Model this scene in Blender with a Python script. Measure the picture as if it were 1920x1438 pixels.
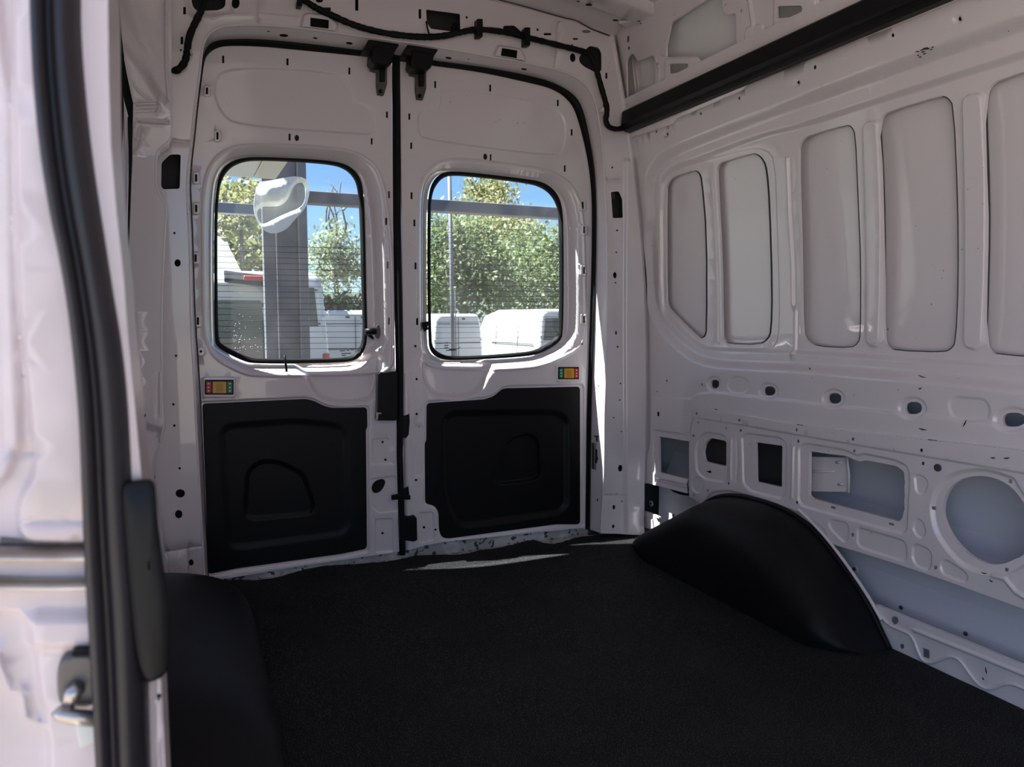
import bpy, math, random
import numpy as np
from mathutils import Vector, Matrix, geometry

random.seed(7); np.random.seed(7)
for o in list(bpy.data.objects): bpy.data.objects.remove(o)
SC = bpy.context.scene
COL = SC.collection

# ------------------------------------------------------------------ camera
# world: X = across the van (right in the picture), Y = towards the rear doors, Z = up, cargo floor at Z = 0
F, CX, CY, VPX, VPY, CAMZ = 1400.0, 960.0, 719.0, 335.0, 597.0, 0.913
_p = math.atan((CY - VPY) / F)
_up = np.array([0, math.cos(_p), -math.sin(_p)])
_d = np.array([(VPX - CX) / F, (CY - VPY) / F, 1.0])
_y = _d - _up * (_d @ _up); _y /= np.linalg.norm(_y)
_x = np.cross(_up, _y); _x = _x if _x[0] > 0 else -_x
ROT = np.array([_x, _y, _up])
cam_d = bpy.data.cameras.new('camera'); cam = bpy.data.objects.new('camera', cam_d); COL.objects.link(cam)
_r, _u, _f = ROT[:, 0], ROT[:, 1], ROT[:, 2]
cam.matrix_world = Matrix(((_r[0], _u[0], -_f[0], 0), (_r[1], _u[1], -_f[1], 0), (_r[2], _u[2], -_f[2], CAMZ), (0, 0, 0, 1)))
cam_d.sensor_width = 36.0; cam_d.lens = F / 1920 * 36.0; cam_d.clip_start = 0.02; cam_d.clip_end = 500
cam_d.dof.use_dof = True; cam_d.dof.focus_distance = 2.4; cam_d.dof.aperture_fstop = 9.0
SC.camera = cam

# ------------------------------------------------------------------ world, sun, exposure
SC.view_settings.view_transform = 'Standard'; SC.view_settings.look = 'None'
SC.view_settings.gamma = 1.0; SC.view_settings.use_curve_mapping = False
SC.view_settings.exposure = -0.32
SUN_DIR = Vector((0.57, -0.18, -1.0)).normalized()       # direction the light travels
SUN_STRENGTH = 80.0; SKY_STRENGTH = 0.50
W = bpy.data.worlds.new('sky'); SC.world = W; W.use_nodes = True
nt = W.node_tree; nt.nodes.clear()
out = nt.nodes.new('ShaderNodeOutputWorld'); bg = nt.nodes.new('ShaderNodeBackground')
sky = nt.nodes.new('ShaderNodeTexSky'); sky.sky_type = 'NISHITA'; sky.sun_disc = False
sky.sun_elevation = math.asin(-SUN_DIR.z); sky.sun_rotation = math.atan2(-SUN_DIR.x, -SUN_DIR.y)
sky.air_density = 1.0; sky.dust_density = 0.4; sky.ozone_density = 2.0
tc = nt.nodes.new('ShaderNodeTexCoord'); mp = nt.nodes.new('ShaderNodeMapping')
mp.inputs['Scale'].default_value = (1.0, 1.0, 2.6)
nz = nt.nodes.new('ShaderNodeTexNoise'); nz.inputs['Scale'].default_value = 2.3; nz.inputs['Detail'].default_value = 7
rp_ = nt.nodes.new('ShaderNodeValToRGB'); rp_.color_ramp.elements[0].position = 0.50; rp_.color_ramp.elements[1].position = 0.74
mx = nt.nodes.new('ShaderNodeMix'); mx.data_type = 'RGBA'
mx.inputs['B'].default_value = (2.5, 2.45, 2.4, 1)
nt.links.new(tc.outputs['Generated'], mp.inputs['Vector']); nt.links.new(mp.outputs[0], nz.inputs['Vector'])
nt.links.new(nz.outputs['Fac'], rp_.inputs['Fac']); nt.links.new(rp_.outputs['Color'], mx.inputs['Factor'])
tn = nt.nodes.new('ShaderNodeMix'); tn.data_type = 'RGBA'; tn.blend_type = 'MULTIPLY'; tn.inputs['Factor'].default_value = 1.0; tn.inputs['B'].default_value = (.66, .80, .98, 1)
nt.links.new(sky.outputs['Color'], tn.inputs['A']); nt.links.new(tn.outputs['Result'], mx.inputs['A']); nt.links.new(mx.outputs['Result'], bg.inputs['Color'])
bg.inputs['Strength'].default_value = SKY_STRENGTH
nt.links.new(bg.outputs[0], out.inputs[0])
sd = bpy.data.lights.new('sun', 'SUN'); sd.energy = SUN_STRENGTH; sd.angle = math.radians(0.6); sd.color = (1.0, 0.955, 0.88)
so = bpy.data.objects.new('sun', sd); COL.objects.link(so)
so.rotation_euler = SUN_DIR.to_track_quat('-Z', 'Y').to_euler(); so.location = (-6, 4, 9)

# ------------------------------------------------------------------ pixel -> place
def ray(P):
    P = np.asarray(P, float).reshape(-1, 2)
    d = np.stack([(P[:, 0] - CX) / F, (CY - P[:, 1]) / F, np.ones(len(P))], 1)
    return d @ ROT.T
def onY(P, Y):
    d = ray(P); q = d * (Y / d[:, 1])[:, None]; q[:, 2] += CAMZ; return q
def onZ(P, z):
    d = ray(P); q = d * ((z - CAMZ) / d[:, 2])[:, None]; q[:, 2] += CAMZ; return q
_zk = np.array([-.1, 0, .6, .85, 1.07, 1.42, 1.7, 2.05, 2.2]); _xk = np.array([1.782, 1.78, 1.776, 1.768, 1.755, 1.715, 1.66, 1.585, 1.55])
_pf = np.polyfit(_zk, _xk, 5)
def XR(z): return np.polyval(_pf, z)
def onX(P, off=0.0):
    d = ray(P); z = np.full(len(d), 1.0)
    for _ in range(25):
        x = XR(z) - off; z = CAMZ + d[:, 2] / d[:, 0] * x
    q = d * ((XR(z) - off) / d[:, 0])[:, None]; q[:, 2] += CAMZ; return q
def rear(P, Y): return onY(P, Y)[:, [0, 2]]
def side(P, off=0.0): return onX(P, off)[:, [1, 2]]

# ------------------------------------------------------------------ 2-D shapes (pixels)
def fil(P, r, n=4):
    P = [np.array(p, float) for p in P]; out = []; N = len(P)
    for i in range(N):
        a, b, c = P[i - 1], P[i], P[(i + 1) % N]
        la, lc = np.linalg.norm(a - b), np.linalg.norm(c - b)
        k = min(r, la * .48, lc * .48)
        p, q = b + (a - b) / max(la, 1e-9) * k, b + (c - b) / max(lc, 1e-9) * k
        for t in np.linspace(0, 1, n + 1): out.append((1 - t) ** 2 * p + 2 * t * (1 - t) * b + t * t * q)
    return np.array(out)
def cha(P, k=2, closed=True):
    P = np.array(P, float)
    for _ in range(k):
        if closed:
            Q = np.roll(P, -1, 0); P = np.stack([.75 * P + .25 * Q, .25 * P + .75 * Q], 1).reshape(-1, 2)
        else:
            a, b = P[:-1], P[1:]; M = np.stack([.75 * a + .25 * b, .25 * a + .75 * b], 1).reshape(-1, P.shape[1]); P = np.vstack([P[:1], M, P[-1:]])
    return P
def el(cx, cy, rx, ry, n=12, rot=0.0):
    t = np.arange(n) * 2 * math.pi / n; c, s = math.cos(rot), math.sin(rot)
    x, y = rx * np.cos(t), ry * np.sin(t)
    return np.stack([cx + x * c - y * s, cy + x * s + y * c], 1)
def rc(cx, cy, w, h, r=1.0, sk=0.0):
    w, h = w / 2, h / 2
    return fil([(cx - w, cy - h - sk * w), (cx + w, cy - h + sk * w), (cx + w, cy + h + sk * w), (cx - w, cy + h - sk * w)], r, 3)

# ------------------------------------------------------------------ mesh helpers
def tag(o, label=None, cat=None, group=None, kind=None):
    if label: o['label'] = label
    if cat: o['category'] = cat
    if group: o['group'] = group
    if kind: o['kind'] = kind
    return o
def mk(name, V, Fc, mat, parent=None, smooth=False, normals=None):
    me = bpy.data.meshes.new(name); me.from_pydata([tuple(map(float, v)) for v in V], [], [tuple(map(int, f)) for f in Fc]); me.update()
    if mat: me.materials.append(mat)
    if smooth or normals is not None: me.polygons.foreach_set('use_smooth', [True] * len(me.polygons))
    if normals is not None: me.normals_split_custom_set_from_vertices([tuple(map(float, n)) for n in normals])
    o = bpy.data.objects.new(name, me); COL.objects.link(o)
    if parent: o.parent = parent
    return o
def empty(name, loc=(0, 0, 0), parent=None):
    o = bpy.data.objects.new(name, None); COL.objects.link(o); o.empty_display_size = .1
    if parent: o.parent = parent
    o.location = loc; return o
def sdf(poly, P):
    n = len(poly); best = np.full(len(P), 1e9); ins = np.zeros(len(P), bool)
    x, y = P[:, 0], P[:, 1]
    for i in range(n):
        a, b = poly[i - 1], poly[i]; e = b - a; L = e @ e
        if L < 1e-16: continue
        t = np.clip(((x - a[0]) * e[0] + (y - a[1]) * e[1]) / L, 0, 1)
        best = np.minimum(best, (x - a[0] - t * e[0]) ** 2 + (y - a[1] - t * e[1]) ** 2)
        c = (a[1] > y) != (b[1] > y)
        if c.any():
            xi = a[0] + (y - a[1]) / (e[1] if e[1] else 1e-12) * e[0]; ins ^= c & (x < xi)
    return np.where(ins, 1, -1) * np.sqrt(best)
def ldist(line, P):
    best = np.full(len(P), 1e9); x, y = P[:, 0], P[:, 1]
    for i in range(len(line) - 1):
        a, b = line[i], line[i + 1]; e = b - a; L = e @ e + 1e-16
        t = np.clip(((x - a[0]) * e[0] + (y - a[1]) * e[1]) / L, 0, 1)
        best = np.minimum(best, (x - a[0] - t * e[0]) ** 2 + (y - a[1] - t * e[1]) ** 2)
    return np.sqrt(best)
def sm(t): t = np.clip(t, 0, 1); return t * t * (3 - 2 * t)
def resamp(P, ds, closed=True):
    P = np.asarray(P, float); Q = np.vstack([P, P[:1]]) if closed else P
    L = np.concatenate([[0], np.cumsum(np.linalg.norm(np.diff(Q, axis=0), axis=1))])
    n = max(3, int(L[-1] / ds)); t = np.linspace(0, L[-1], n, endpoint=not closed)
    return np.stack([np.interp(t, L, Q[:, k]) for k in range(Q.shape[1])], 1)
class Em:      # pressed shape: closed polygon, depth, flank width
    def __init__(s, poly, d, w): s.p, s.d, s.w, s.line = np.asarray(poly, float), d, w, False
class Ln:      # bead or groove along a line
    def __init__(s, line, d, w): s.p, s.d, s.w, s.line = np.asarray(line, float), d, w, True
def height(feats, P):
    H = np.zeros(len(P))
    for f in feats:
        lo, hi = f.p.min(0) - f.w, f.p.max(0) + f.w
        m = np.where((P[:, 0] > lo[0]) & (P[:, 0] < hi[0]) & (P[:, 1] > lo[1]) & (P[:, 1] < hi[1]))[0]
        if not len(m): continue
        if f.line: H[m] += f.d * sm(1 - ldist(f.p, P[m]) / f.w)
        else: H[m] += f.d * sm(sdf(f.p, P[m]) / f.w + .5)
    return H
def inside(poly, P):
    lo, hi = poly.min(0), poly.max(0); r = np.zeros(len(P), bool)
    m = np.where((P[:, 0] > lo[0]) & (P[:, 0] < hi[0]) & (P[:, 1] > lo[1]) & (P[:, 1] < hi[1]))[0]
    if len(m): r[m] = sdf(poly, P[m]) > 0
    return r
def sheet(name, outline, holes, feats, mapf, mat, parent=None, step=.035, rim=.006, edge_rim=0.0):
    outline = np.asarray(outline, float); holes = [np.asarray(h, float) for h in holes]
    pts, edges = [], []
    def loop(P):
        i0 = len(pts); n = len(P); pts.extend(map(tuple, P)); edges.extend((i0 + k, i0 + (k + 1) % n) for k in range(n))
    oc = resamp(outline, step * .5); oc = outline if len(outline) > len(oc) else np.vstack([np.vstack([np.linspace(outline[i - 1], outline[i], max(1, int(np.linalg.norm(outline[i] - outline[i - 1]) / step)), endpoint=False)]) for i in range(len(outline))])
    loop(oc)
    for h in holes: loop(h)
    lo, hi = outline.min(0), outline.max(0)
    gx, gy = np.meshgrid(np.arange(lo[0], hi[0], step), np.arange(lo[1], hi[1], step)); gx[1::2] += step / 2
    extra = [np.stack([gx.ravel(), gy.ravel()], 1)]
    for f in feats:
        ds = max(f.w * .55, .005); c = resamp(f.p, ds, not f.line)
        tg = (np.roll(c, -1, 0) - np.roll(c, 1, 0)) if not f.line else np.gradient(c, axis=0)
        tg /= np.linalg.norm(tg, axis=1)[:, None] + 1e-12; nn = np.stack([-tg[:, 1], tg[:, 0]], 1)
        ks = (-1, -.6, -.3, 0, .3, .6, 1) if f.line else (-.55, -.3, -.1, .1, .3, .55)
        for k in ks: extra.append(c + nn * k * f.w)
    E = np.vstack(extra); E = E[inside(outline, E)]
    _, ui = np.unique(np.round(E / .0022).astype(np.int64), axis=0, return_index=True); E = E[ui]
    pts.extend(map(tuple, E))
    r = geometry.delaunay_2d_cdt([Vector(p) for p in pts], edges, [], 0, 1e-6)
    V = np.array([tuple(v) for v in r[0]]); T = np.array([f for f in r[2] if len(f) == 3], int)
    C = V[T].mean(1); keep = inside(outline, C)
    for h in holes: keep &= ~inside(h, C)
    T = T[keep]; used = np.unique(T); re = np.full(len(V), -1); re[used] = np.arange(len(used)); V = V[used]; T = re[T]
    e = .0012
    def at(P): return np.stack(mapf(P[:, 0], P[:, 1], height(feats, P)), 1)
    P3 = at(V); du = at(V + [e, 0]) - at(V - [e, 0]); dv = at(V + [0, e]) - at(V - [0, e])
    N = np.cross(du, dv); N /= np.linalg.norm(N, axis=1)[:, None]
    # orient faces with the normal
    fn = np.cross(P3[T[:, 1]] - P3[T[:, 0]], P3[T[:, 2]] - P3[T[:, 0]]); fl = (fn * N[T[:, 0]]).sum(1) < 0
    T[fl] = T[fl][:, ::-1]
    VV, NN, FF = [P3], [N], [tuple(t) for t in T]; base = len(P3)
    loops = [(h, min(rim, .22 * float((h.max(0) - h.min(0)).min()))) for h in holes] + ([(oc, edge_rim)] if edge_rim else [])
    for h, dp in loops:
        Hh = height(feats, h); A = np.stack(mapf(h[:, 0], h[:, 1], Hh), 1); B = np.stack(mapf(h[:, 0], h[:, 1], Hh - dp), 1); n = len(h)
        tg = np.roll(A, -1, 0) - np.roll(A, 1, 0); nn = np.cross(tg, B - A); nn /= np.linalg.norm(nn, axis=1)[:, None] + 1e-12
        VV += [A, B]; NN += [nn, nn]
        FF += [(base + k, base + (k + 1) % n, base + n + (k + 1) % n, base + n + k) for k in range(n)]; base += 2 * n
    return mk(name, np.vstack(VV), FF, mat, parent, normals=np.vstack(NN))
def rmap(Y0): return lambda u, v, h: (u, Y0 - h, v)
def smap(off=0.0): return lambda u, v, h: (XR(v) - off - h, u, v)
def loft(name, rows, mat, parent=None, smooth=True, closed=False):
    rows = [np.asarray(r, float) for r in rows]; n = len(rows[0]); V = np.vstack(rows); Fc = []
    for i in range(len(rows) - 1):
        for k in range(n if closed else n - 1): Fc.append((i * n + k, i * n + (k + 1) % n, (i + 1) * n + (k + 1) % n, (i + 1) * n + k))
    return mk(name, V, Fc, mat, parent, smooth)
def prism(name, poly3, vec, mat, parent=None, bev=0.0, seg=2):
    A = np.asarray(poly3, float); B = A + np.asarray(vec, float); n = len(A)
    Fc = [tuple(range(n)), tuple(range(2 * n - 1, n - 1, -1))] + [(k, n + k, n + (k + 1) % n, (k + 1) % n) for k in range(n)]
    o = mk(name, np.vstack([A, B]), Fc, mat, parent); fixn(o)
    if bev: bevel(o, bev, seg)
    return o
def fixn(o):
    import bmesh
    bm = bmesh.new(); bm.from_mesh(o.data); bmesh.ops.recalc_face_normals(bm, faces=bm.faces[:]); bm.to_mesh(o.data); bm.free()
def bevel(o, w, seg=2):
    m = o.modifiers.new('bevel', 'BEVEL'); m.width = w; m.segments = seg; m.limit_method = 'ANGLE'; m.angle_limit = math.radians(40)
    o.data.polygons.foreach_set('use_smooth', [True] * len(o.data.polygons))
    m2 = o.modifiers.new('wn', 'WEIGHTED_NORMAL'); m2.keep_sharp = True
def box(name, c, s, mat, parent=None, bev=0.0, rz=0.0):
    x, y, z = np.array(s) / 2.0; P = np.array([(-x, -y, -z), (x, -y, -z), (x, y, -z), (-x, y, -z)])
    cz, sz = math.cos(rz), math.sin(rz); P = np.stack([P[:, 0] * cz - P[:, 1] * sz, P[:, 0] * sz + P[:, 1] * cz, P[:, 2]], 1) + np.array(c)
    return prism(name, P, (0, 0, s[2]), mat, parent, bev)
def tube(name, P, r, mat, parent=None, n=8, jitter=0.0, cap=True):
    P = np.asarray(P, float); m = len(P); r = np.full(m, r) if np.isscalar(r) else np.asarray(r, float)
    T = np.gradient(P, axis=0); T /= np.linalg.norm(T, axis=1)[:, None] + 1e-12
    up = np.array([0, 0, 1.]) if abs(T[0, 2]) < .9 else np.array([1., 0, 0]); rows = []
    A = np.cross(T[0], up); A /= np.linalg.norm(A)
    for i in range(m):
        A = A - T[i] * (A @ T[i]); A /= np.linalg.norm(A) + 1e-12; B = np.cross(T[i], A)
        t = np.arange(n) * 2 * math.pi / n; rr = r[i] * (1 + jitter * (random.random() - .5))
        rows.append(P[i] + rr * (np.cos(t)[:, None] * A + np.sin(t)[:, None] * B))
    V = np.vstack(rows); Fc = [(i * n + k, i * n + (k + 1) % n, (i + 1) * n + (k + 1) % n, (i + 1) * n + k) for i in range(m - 1) for k in range(n)]
    if cap: Fc += [tuple(range(n - 1, -1, -1)), tuple(range((m - 1) * n, m * n))]
    return mk(name, V, Fc, mat, parent, True)
def smooth3(P, k=2): return cha(P, k, False)

# ------------------------------------------------------------------ materials
def mat(name, col, rough=.5, metal=0.0, coat=0.0, spec=.5, bump=None, var=None, specks=None, sheen=0.0):
    m = bpy.data.materials.new(name); m.use_nodes = True; n = m.node_tree; b = n.nodes['Principled BSDF']
    b.inputs['Base Color'].default_value = (*col, 1); b.inputs['Roughness'].default_value = rough; b.inputs['Metallic'].default_value = metal
    b.inputs['Coat Weight'].default_value = coat; b.inputs['Specular IOR Level'].default_value = spec
    if sheen: b.inputs['Sheen Weight'].default_value = sheen; b.inputs['Sheen Roughness'].default_value = .5
    t = n.nodes.new('ShaderNodeTexCoord'); src = None
    def mixc(a, colB, fac):
        x = n.nodes.new('ShaderNodeMix'); x.data_type = 'RGBA'
        if a is None: x.inputs['A'].default_value = (*col, 1)
        else: n.links.new(a, x.inputs['A'])
        x.inputs['B'].default_value = (*colB, 1); n.links.new(fac, x.inputs['Factor']); return x.outputs['Result']
    def noise(scale, lo, hi, detail=4):
        z = n.nodes.new('ShaderNodeTexNoise'); z.inputs['Scale'].default_value = scale; z.inputs['Detail'].default_value = detail
        n.links.new(t.outputs['Object'], z.inputs['Vector'])
        r = n.nodes.new('ShaderNodeMapRange'); r.inputs['From Min'].default_value = lo; r.inputs['From Max'].default_value = hi
        n.links.new(z.outputs['Fac'], r.inputs['Value']); return r.outputs['Result']
    if var: src = mixc(src, var[0], noise(var[1], var[2], var[3]))
    if specks: src = mixc(src, specks[0], noise(specks[1], specks[2], specks[3], 6))
    if src is not None: n.links.new(src, b.inputs['Base Color'])
    if bump:
        z = n.nodes.new('ShaderNodeTexNoise'); z.inputs['Scale'].default_value = bump[0]; z.inputs['Detail'].default_value = 3
        n.links.new(t.outputs['Object'], z.inputs['Vector'])
        bp = n.nodes.new('ShaderNodeBump'); bp.inputs['Strength'].default_value = bump[1]; bp.inputs['Distance'].default_value = bump[2]
        n.links.new(z.outputs['Fac'], bp.inputs['Height']); n.links.new(bp.outputs[0], b.inputs['Normal'])
    return m
M = {}
M['paint'] = mat('white_paint', (.80, .728, .738), .25, coat=.9, bump=(9, .12, .004), specks=((.12, .11, .10), 90, .735, .75))
M['paint_jamb'] = mat('grimy_dimmed_paint', (.575, .487, .495), .38, coat=.2, var=((.50, .42, .41), 7, .52, .72))  # mottled grime over a base darkened to tone down the bright pillar
M['paint_out'] = mat('white_body_paint', (.82, .82, .82), .25, coat=.5)
M['van_white'] = mat('dimmed_white_van_paint', (.52, .52, .52), .35, coat=.3)  # body white lowered so the sunlit vans do not overexpose
M['cavity'] = mat('cavity_shade_dark', (.045, .045, .048), .7)  # near-black so slots and cavities read dark, standing in for shade
M['primer'] = mat('blue_grey_primer', (.60, .61, .68), .45)
M['black'] = mat('black_plastic', (.006, .006, .0065), .42, spec=.2, bump=(260, .15, .001))
M['blackmatt'] = mat('black_rubber', (.006, .006, .0065), .6, spec=.2)
M['strip'] = mat('weatherstrip_rubber', (.017, .0145, .017), .42, spec=.4)
M['arch'] = mat('black_moulded_plastic', (.006, .006, .007), .5, spec=.2, bump=(160, .2, .001), var=((.012, .012, .013), 5, .5, .75))
M['mat'] = mat('black_vinyl_mat', (.009, .009, .0095), .7, spec=.15, bump=(350, .5, .0015), var=((.016, .016, .0145), 4.5, .48, .75), specks=((.13, .127, .115), 330, .56, .70))
M['sill'] = mat('chipped_sill_paint', (.42, .40, .385), .5, var=((.62, .60, .58), 12, .45, .6), specks=((.06, .05, .045), 45, .58, .62))
M['gray'] = mat('dark_grey_metal', (.10, .095, .095), .4, metal=.5)
M['chrome'] = mat('worn_track_metal', (.42, .39, .37), .28, metal=.9, var=((.25, .22, .2), 20, .45, .7))
M['amber'] = mat('amber_plastic', (.72, .36, .02), .3)
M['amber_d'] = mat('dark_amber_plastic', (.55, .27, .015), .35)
M['red'] = mat('red_label', (.55, .02, .02), .4)
M['green'] = mat('green_label', (.015, .22, .12), .4)
M['white'] = mat('white_print', (.85, .85, .85), .5)
M['post'] = mat('grey_steel_paint', (.115, .115, .135), .5, var=((.14, .14, .16), 3, .4, .7))
M['wood'] = mat('brown_timber', (.09, .062, .05), .7, bump=(30, .3, .01))
M['canopy'] = mat('pale_canopy_panel', (.62, .61, .57), .6)
M['tail'] = mat('red_tail_lamp', (.45, .03, .025), .25)
M['winglass'] = mat('dark_vehicle_glass', (.035, .05, .05), .12)
M['asphalt'] = mat('pale_concrete', (.105, .092, .080), .85, var=((.085, .075, .065), .8, .4, .65), bump=(40, .3, .01))
M['bark'] = mat('tree_bark', (.16, .13, .10), .9, bump=(20, .6, .02))
M['hedge'] = mat('dark_hedge', (.04, .06, .035), .9)
def leafmat(name, c1, c2):
    m = mat(name, c1, .6, var=(c2, .9, .4, .62)); n = m.node_tree; b = n.nodes['Principled BSDF']
    tr = n.nodes.new('ShaderNodeBsdfTranslucent'); tr.inputs['Color'].default_value = (c2[0] * 1.3, c2[1] * 1.4, c2[2], 1)
    x = n.nodes.new('ShaderNodeMixShader'); x.inputs[0].default_value = .3
    n.links.new(b.outputs[0], x.inputs[1]); n.links.new(tr.outputs[0], x.inputs[2]); n.links.new(x.outputs[0], n.nodes['Material Output'].inputs[0]); return m
M['leaf_y'] = leafmat('yellow_green_leaves', (.16, .155, .065), (.27, .25, .12))
M['leaf_g'] = leafmat('green_leaves', (.10, .135, .075), (.19, .22, .115))
M['leaf_p'] = leafmat('pale_grey_green_leaves', (.20, .23, .17), (.30, .32, .24))
gm = bpy.data.materials.new('tinted_window_glass'); gm.use_nodes = True; g = gm.node_tree; g.nodes.clear()
go = g.nodes.new('ShaderNodeOutputMaterial'); gt = g.nodes.new('ShaderNodeBsdfTransparent'); gg = g.nodes.new('ShaderNodeBsdfGlossy'); gx = g.nodes.new('ShaderNodeMixShader')
gt.inputs['Color'].default_value = (.40, .455, .475, 1); gg.inputs['Roughness'].default_value = .02; gx.inputs[0].default_value = .05
gd = g.nodes.new('ShaderNodeBsdfTranslucent'); gd.inputs['Color'].default_value = (.9, .9, .9, 1); gy = g.nodes.new('ShaderNodeMixShader')   # dust film
gn = g.nodes.new('ShaderNodeTexNoise'); gn.inputs['Scale'].default_value = 6; gr = g.nodes.new('ShaderNodeMapRange'); gr.inputs['From Min'].default_value = .3; gr.inputs['From Max'].default_value = .75; gr.inputs['To Min'].default_value = .006; gr.inputs['To Max'].default_value = .022
g.links.new(gn.outputs['Fac'], gr.inputs['Value']); g.links.new(gr.outputs['Result'], gy.inputs[0])
g.links.new(gt.outputs[0], gx.inputs[1]); g.links.new(gg.outputs[0], gx.inputs[2]); g.links.new(gx.outputs[0], gy.inputs[1]); g.links.new(gd.outputs[0], gy.inputs[2]); g.links.new(gy.outputs[0], go.inputs[0]); M['glass'] = gm
tm = bpy.data.materials.new('milky_reflection_film'); tm.use_nodes = True; g = tm.node_tree; b = g.nodes['Principled BSDF']  # translucent white for the reflection seen in the left window
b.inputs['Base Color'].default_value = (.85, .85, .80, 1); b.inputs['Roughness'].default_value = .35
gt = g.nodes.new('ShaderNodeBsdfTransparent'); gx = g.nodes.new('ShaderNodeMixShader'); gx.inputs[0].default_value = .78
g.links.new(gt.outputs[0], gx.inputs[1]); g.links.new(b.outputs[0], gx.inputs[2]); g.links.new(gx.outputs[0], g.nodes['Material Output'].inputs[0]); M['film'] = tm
tm2 = tm.copy(); tm2.name = 'dim_reflection_film'; M['film2'] = tm2  # dimmer copy for the darker middle of that reflection
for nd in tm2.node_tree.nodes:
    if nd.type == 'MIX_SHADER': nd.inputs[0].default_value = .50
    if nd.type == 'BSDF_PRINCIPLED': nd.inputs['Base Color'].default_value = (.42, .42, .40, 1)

# ================================================================== THE VAN: setting
YF, YD, YG = 2.61, 2.70, 2.740            # rear frame face, door inner panel, window glass
ridge = [(383, 1090), (377, 978), (371, 867), (367, 783), (363, 690), (357, 600), (356, 490), (354, 428), (351, 386), (350, 344), (354, 302), (358, 266), (365, 198), (373, 146), (377, 104), (381, 80), (388, 66), (400, 55), (420, 47), (483, 45), (563, 51), (633, 61), (700, 70), (798, 83), (920, 105), (985, 116), (1048, 130), (1080, 143), (1105, 163), (1117, 190), (1124, 225), (1130, 270), (1134, 330), (1138, 420), (1139, 520), (1139, 600), (1137, 700), (1134, 770), (1134, 860), (1131, 940), (1127, 1000)]
inner = [(391, 1078), (385, 960), (381, 860), (378, 780), (373, 690), (366, 600), (363, 490), (361, 428), (359, 386), (357, 344), (360, 300), (365, 262), (371, 198), (377, 146), (381, 112), (384, 96), (393, 83), (405, 77), (423, 74), (485, 73), (570, 81), (640, 90), (700, 97), (798, 112), (900, 125), (985, 140), (1030, 152), (1063, 168), (1083, 185), (1094, 210), (1103, 250), (1110, 290), (1115, 335), (1117, 400), (1116, 500), (1113, 594), (1110, 694), (1108, 770), (1107, 850), (1106, 930), (1105, 992)]
ridge = resamp(cha(ridge, 2, False), 6, False)
inner = resamp(cha(inner, 2, False), 6, False); inner = resamp(inner, 1, False)[np.linspace(0, len(resamp(inner, 1, False)) - 1, len(ridge)).astype(int)]
R3, I3 = onY(ridge, YF), onY(inner, YD - .012)
lb = [(322, -70), (320, 130), (320, 255), (316, 266), (300, 276), (292, 290), (291, 345), (297, 362), (308, 382), (311, 392), (309, 430), (303, 540), (302, 650), (304, 770), (308, 800), (314, 922), (318, 1034), (320, 1092)]

# rear frame round the doors --------------------------------------------------
zz = np.linspace(0.0, 2.16, 30); rcx = np.stack([XR(zz) - .012, zz], 1)
lbx = rear([(p[0] - 22, p[1]) for p in lb], YF)
outl = np.vstack([lbx[::-1], [[lbx[0, 0], 2.16]], rcx[::-1], rear(ridge, YF)[::-1]])
hol, ft = [], []
def rh(P): hol.append(rear(P, YF))
rh(fil([(303, 305), (319, 289.5), (339, 289.5), (337, 354), (306, 355), (302, 348.5)], 5))
rh(fil([(581, 35), (615.5, 39.6), (615, 56.3), (580.4, 52)], 1.5)); rh(fil([(939, 91.4), (968, 96.4), (966.6, 111.4), (936.5, 106.4)], 1.5))
rh(fil([(799, 17.5), (862.6, 26), (863, 61), (808, 54), (800, 42.6)], 3))
rh(fil([(357, -12), (362, 12), (370, 19), (410, 17.5), (422.6, 11), (424, -16)], 6)); rh(el(442, 5, 7.5, 11))
rh(fil([(1085.5, 107.7), (1095.6, 95), (1105.6, 86), (1123, 89), (1128, 100), (1128, 132.7), (1118, 136.5), (1095.5, 125), (1087, 117.7)], 4))
rh(fil([(1145.5, 360), (1160.5, 358.5), (1167, 373.5), (1168, 408.5), (1149, 409)], 3))
for cx, cy, w, h in [(346, 20, 5, 14), (341, 76, 5, 14), (787.5, 26, 5, 18), (669, 9, 6, 22), (1026.6, 64, 14, 4), (1079, 73, 9, 3.5), (1137, 142, 4, 11), (1150, 367, 3, 10)]: rh(rc(cx, cy, w, h, .8))
for cx, cy, rx, ry in [(339, 94, 2, 2), (875, 32.5, 2.2, 2.6), (1008, 55.6, 2.2, 2.6), (1073, 84, 1.6, 1.8), (599, 1, 7, 4), (1074, 108, 5.5, 8.5), (1099, 59, 8, 3), (1148, 314, 1.8, 1.8), (1157, 432, 1.8, 1.8), (1155.6, 473, 1.6, 1.6), (1153, 516, 3.6, 6), (1154, 530, 1.4, 1.4), (1155, 624, 1.6, 4), (1158, 650.5, 1.8, 1.8), (1163, 878, 4.2, 6.5), (1151, 951, 2.5, 4.5), (1150, 987, 2.5, 3.4), (1163.6, 719, 1.5, 1.5), (1162, 750, 1.5, 1.5), (1151, 783, 1.4, 1.4), (1165, 809, 1.4, 1.4), (1166, 940, 1.4, 1.4),
                       (327, 437, 2.2, 2.2), (333, 493, 6, 7), (330, 667, 2.3, 2.3), (325, 758, 2.4, 2.6), (327, 798, 2.4, 2.6), (337, 878, 2.4, 2.4), (338, 925, 9, 8), (335, 964, 7, 8), (358.5, 1054.6, 4.6, 6)]: rh(el(cx, cy, rx, ry, 12))
def rf(P, d, w): ft.append(Em(rear(P, YF), d, w))
rf(fil([(563, 54), (568, 30), (575, 26), (615.5, 29), (633, 47.6), (628, 62.6), (573, 58)], 5), .012, .012)
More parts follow.
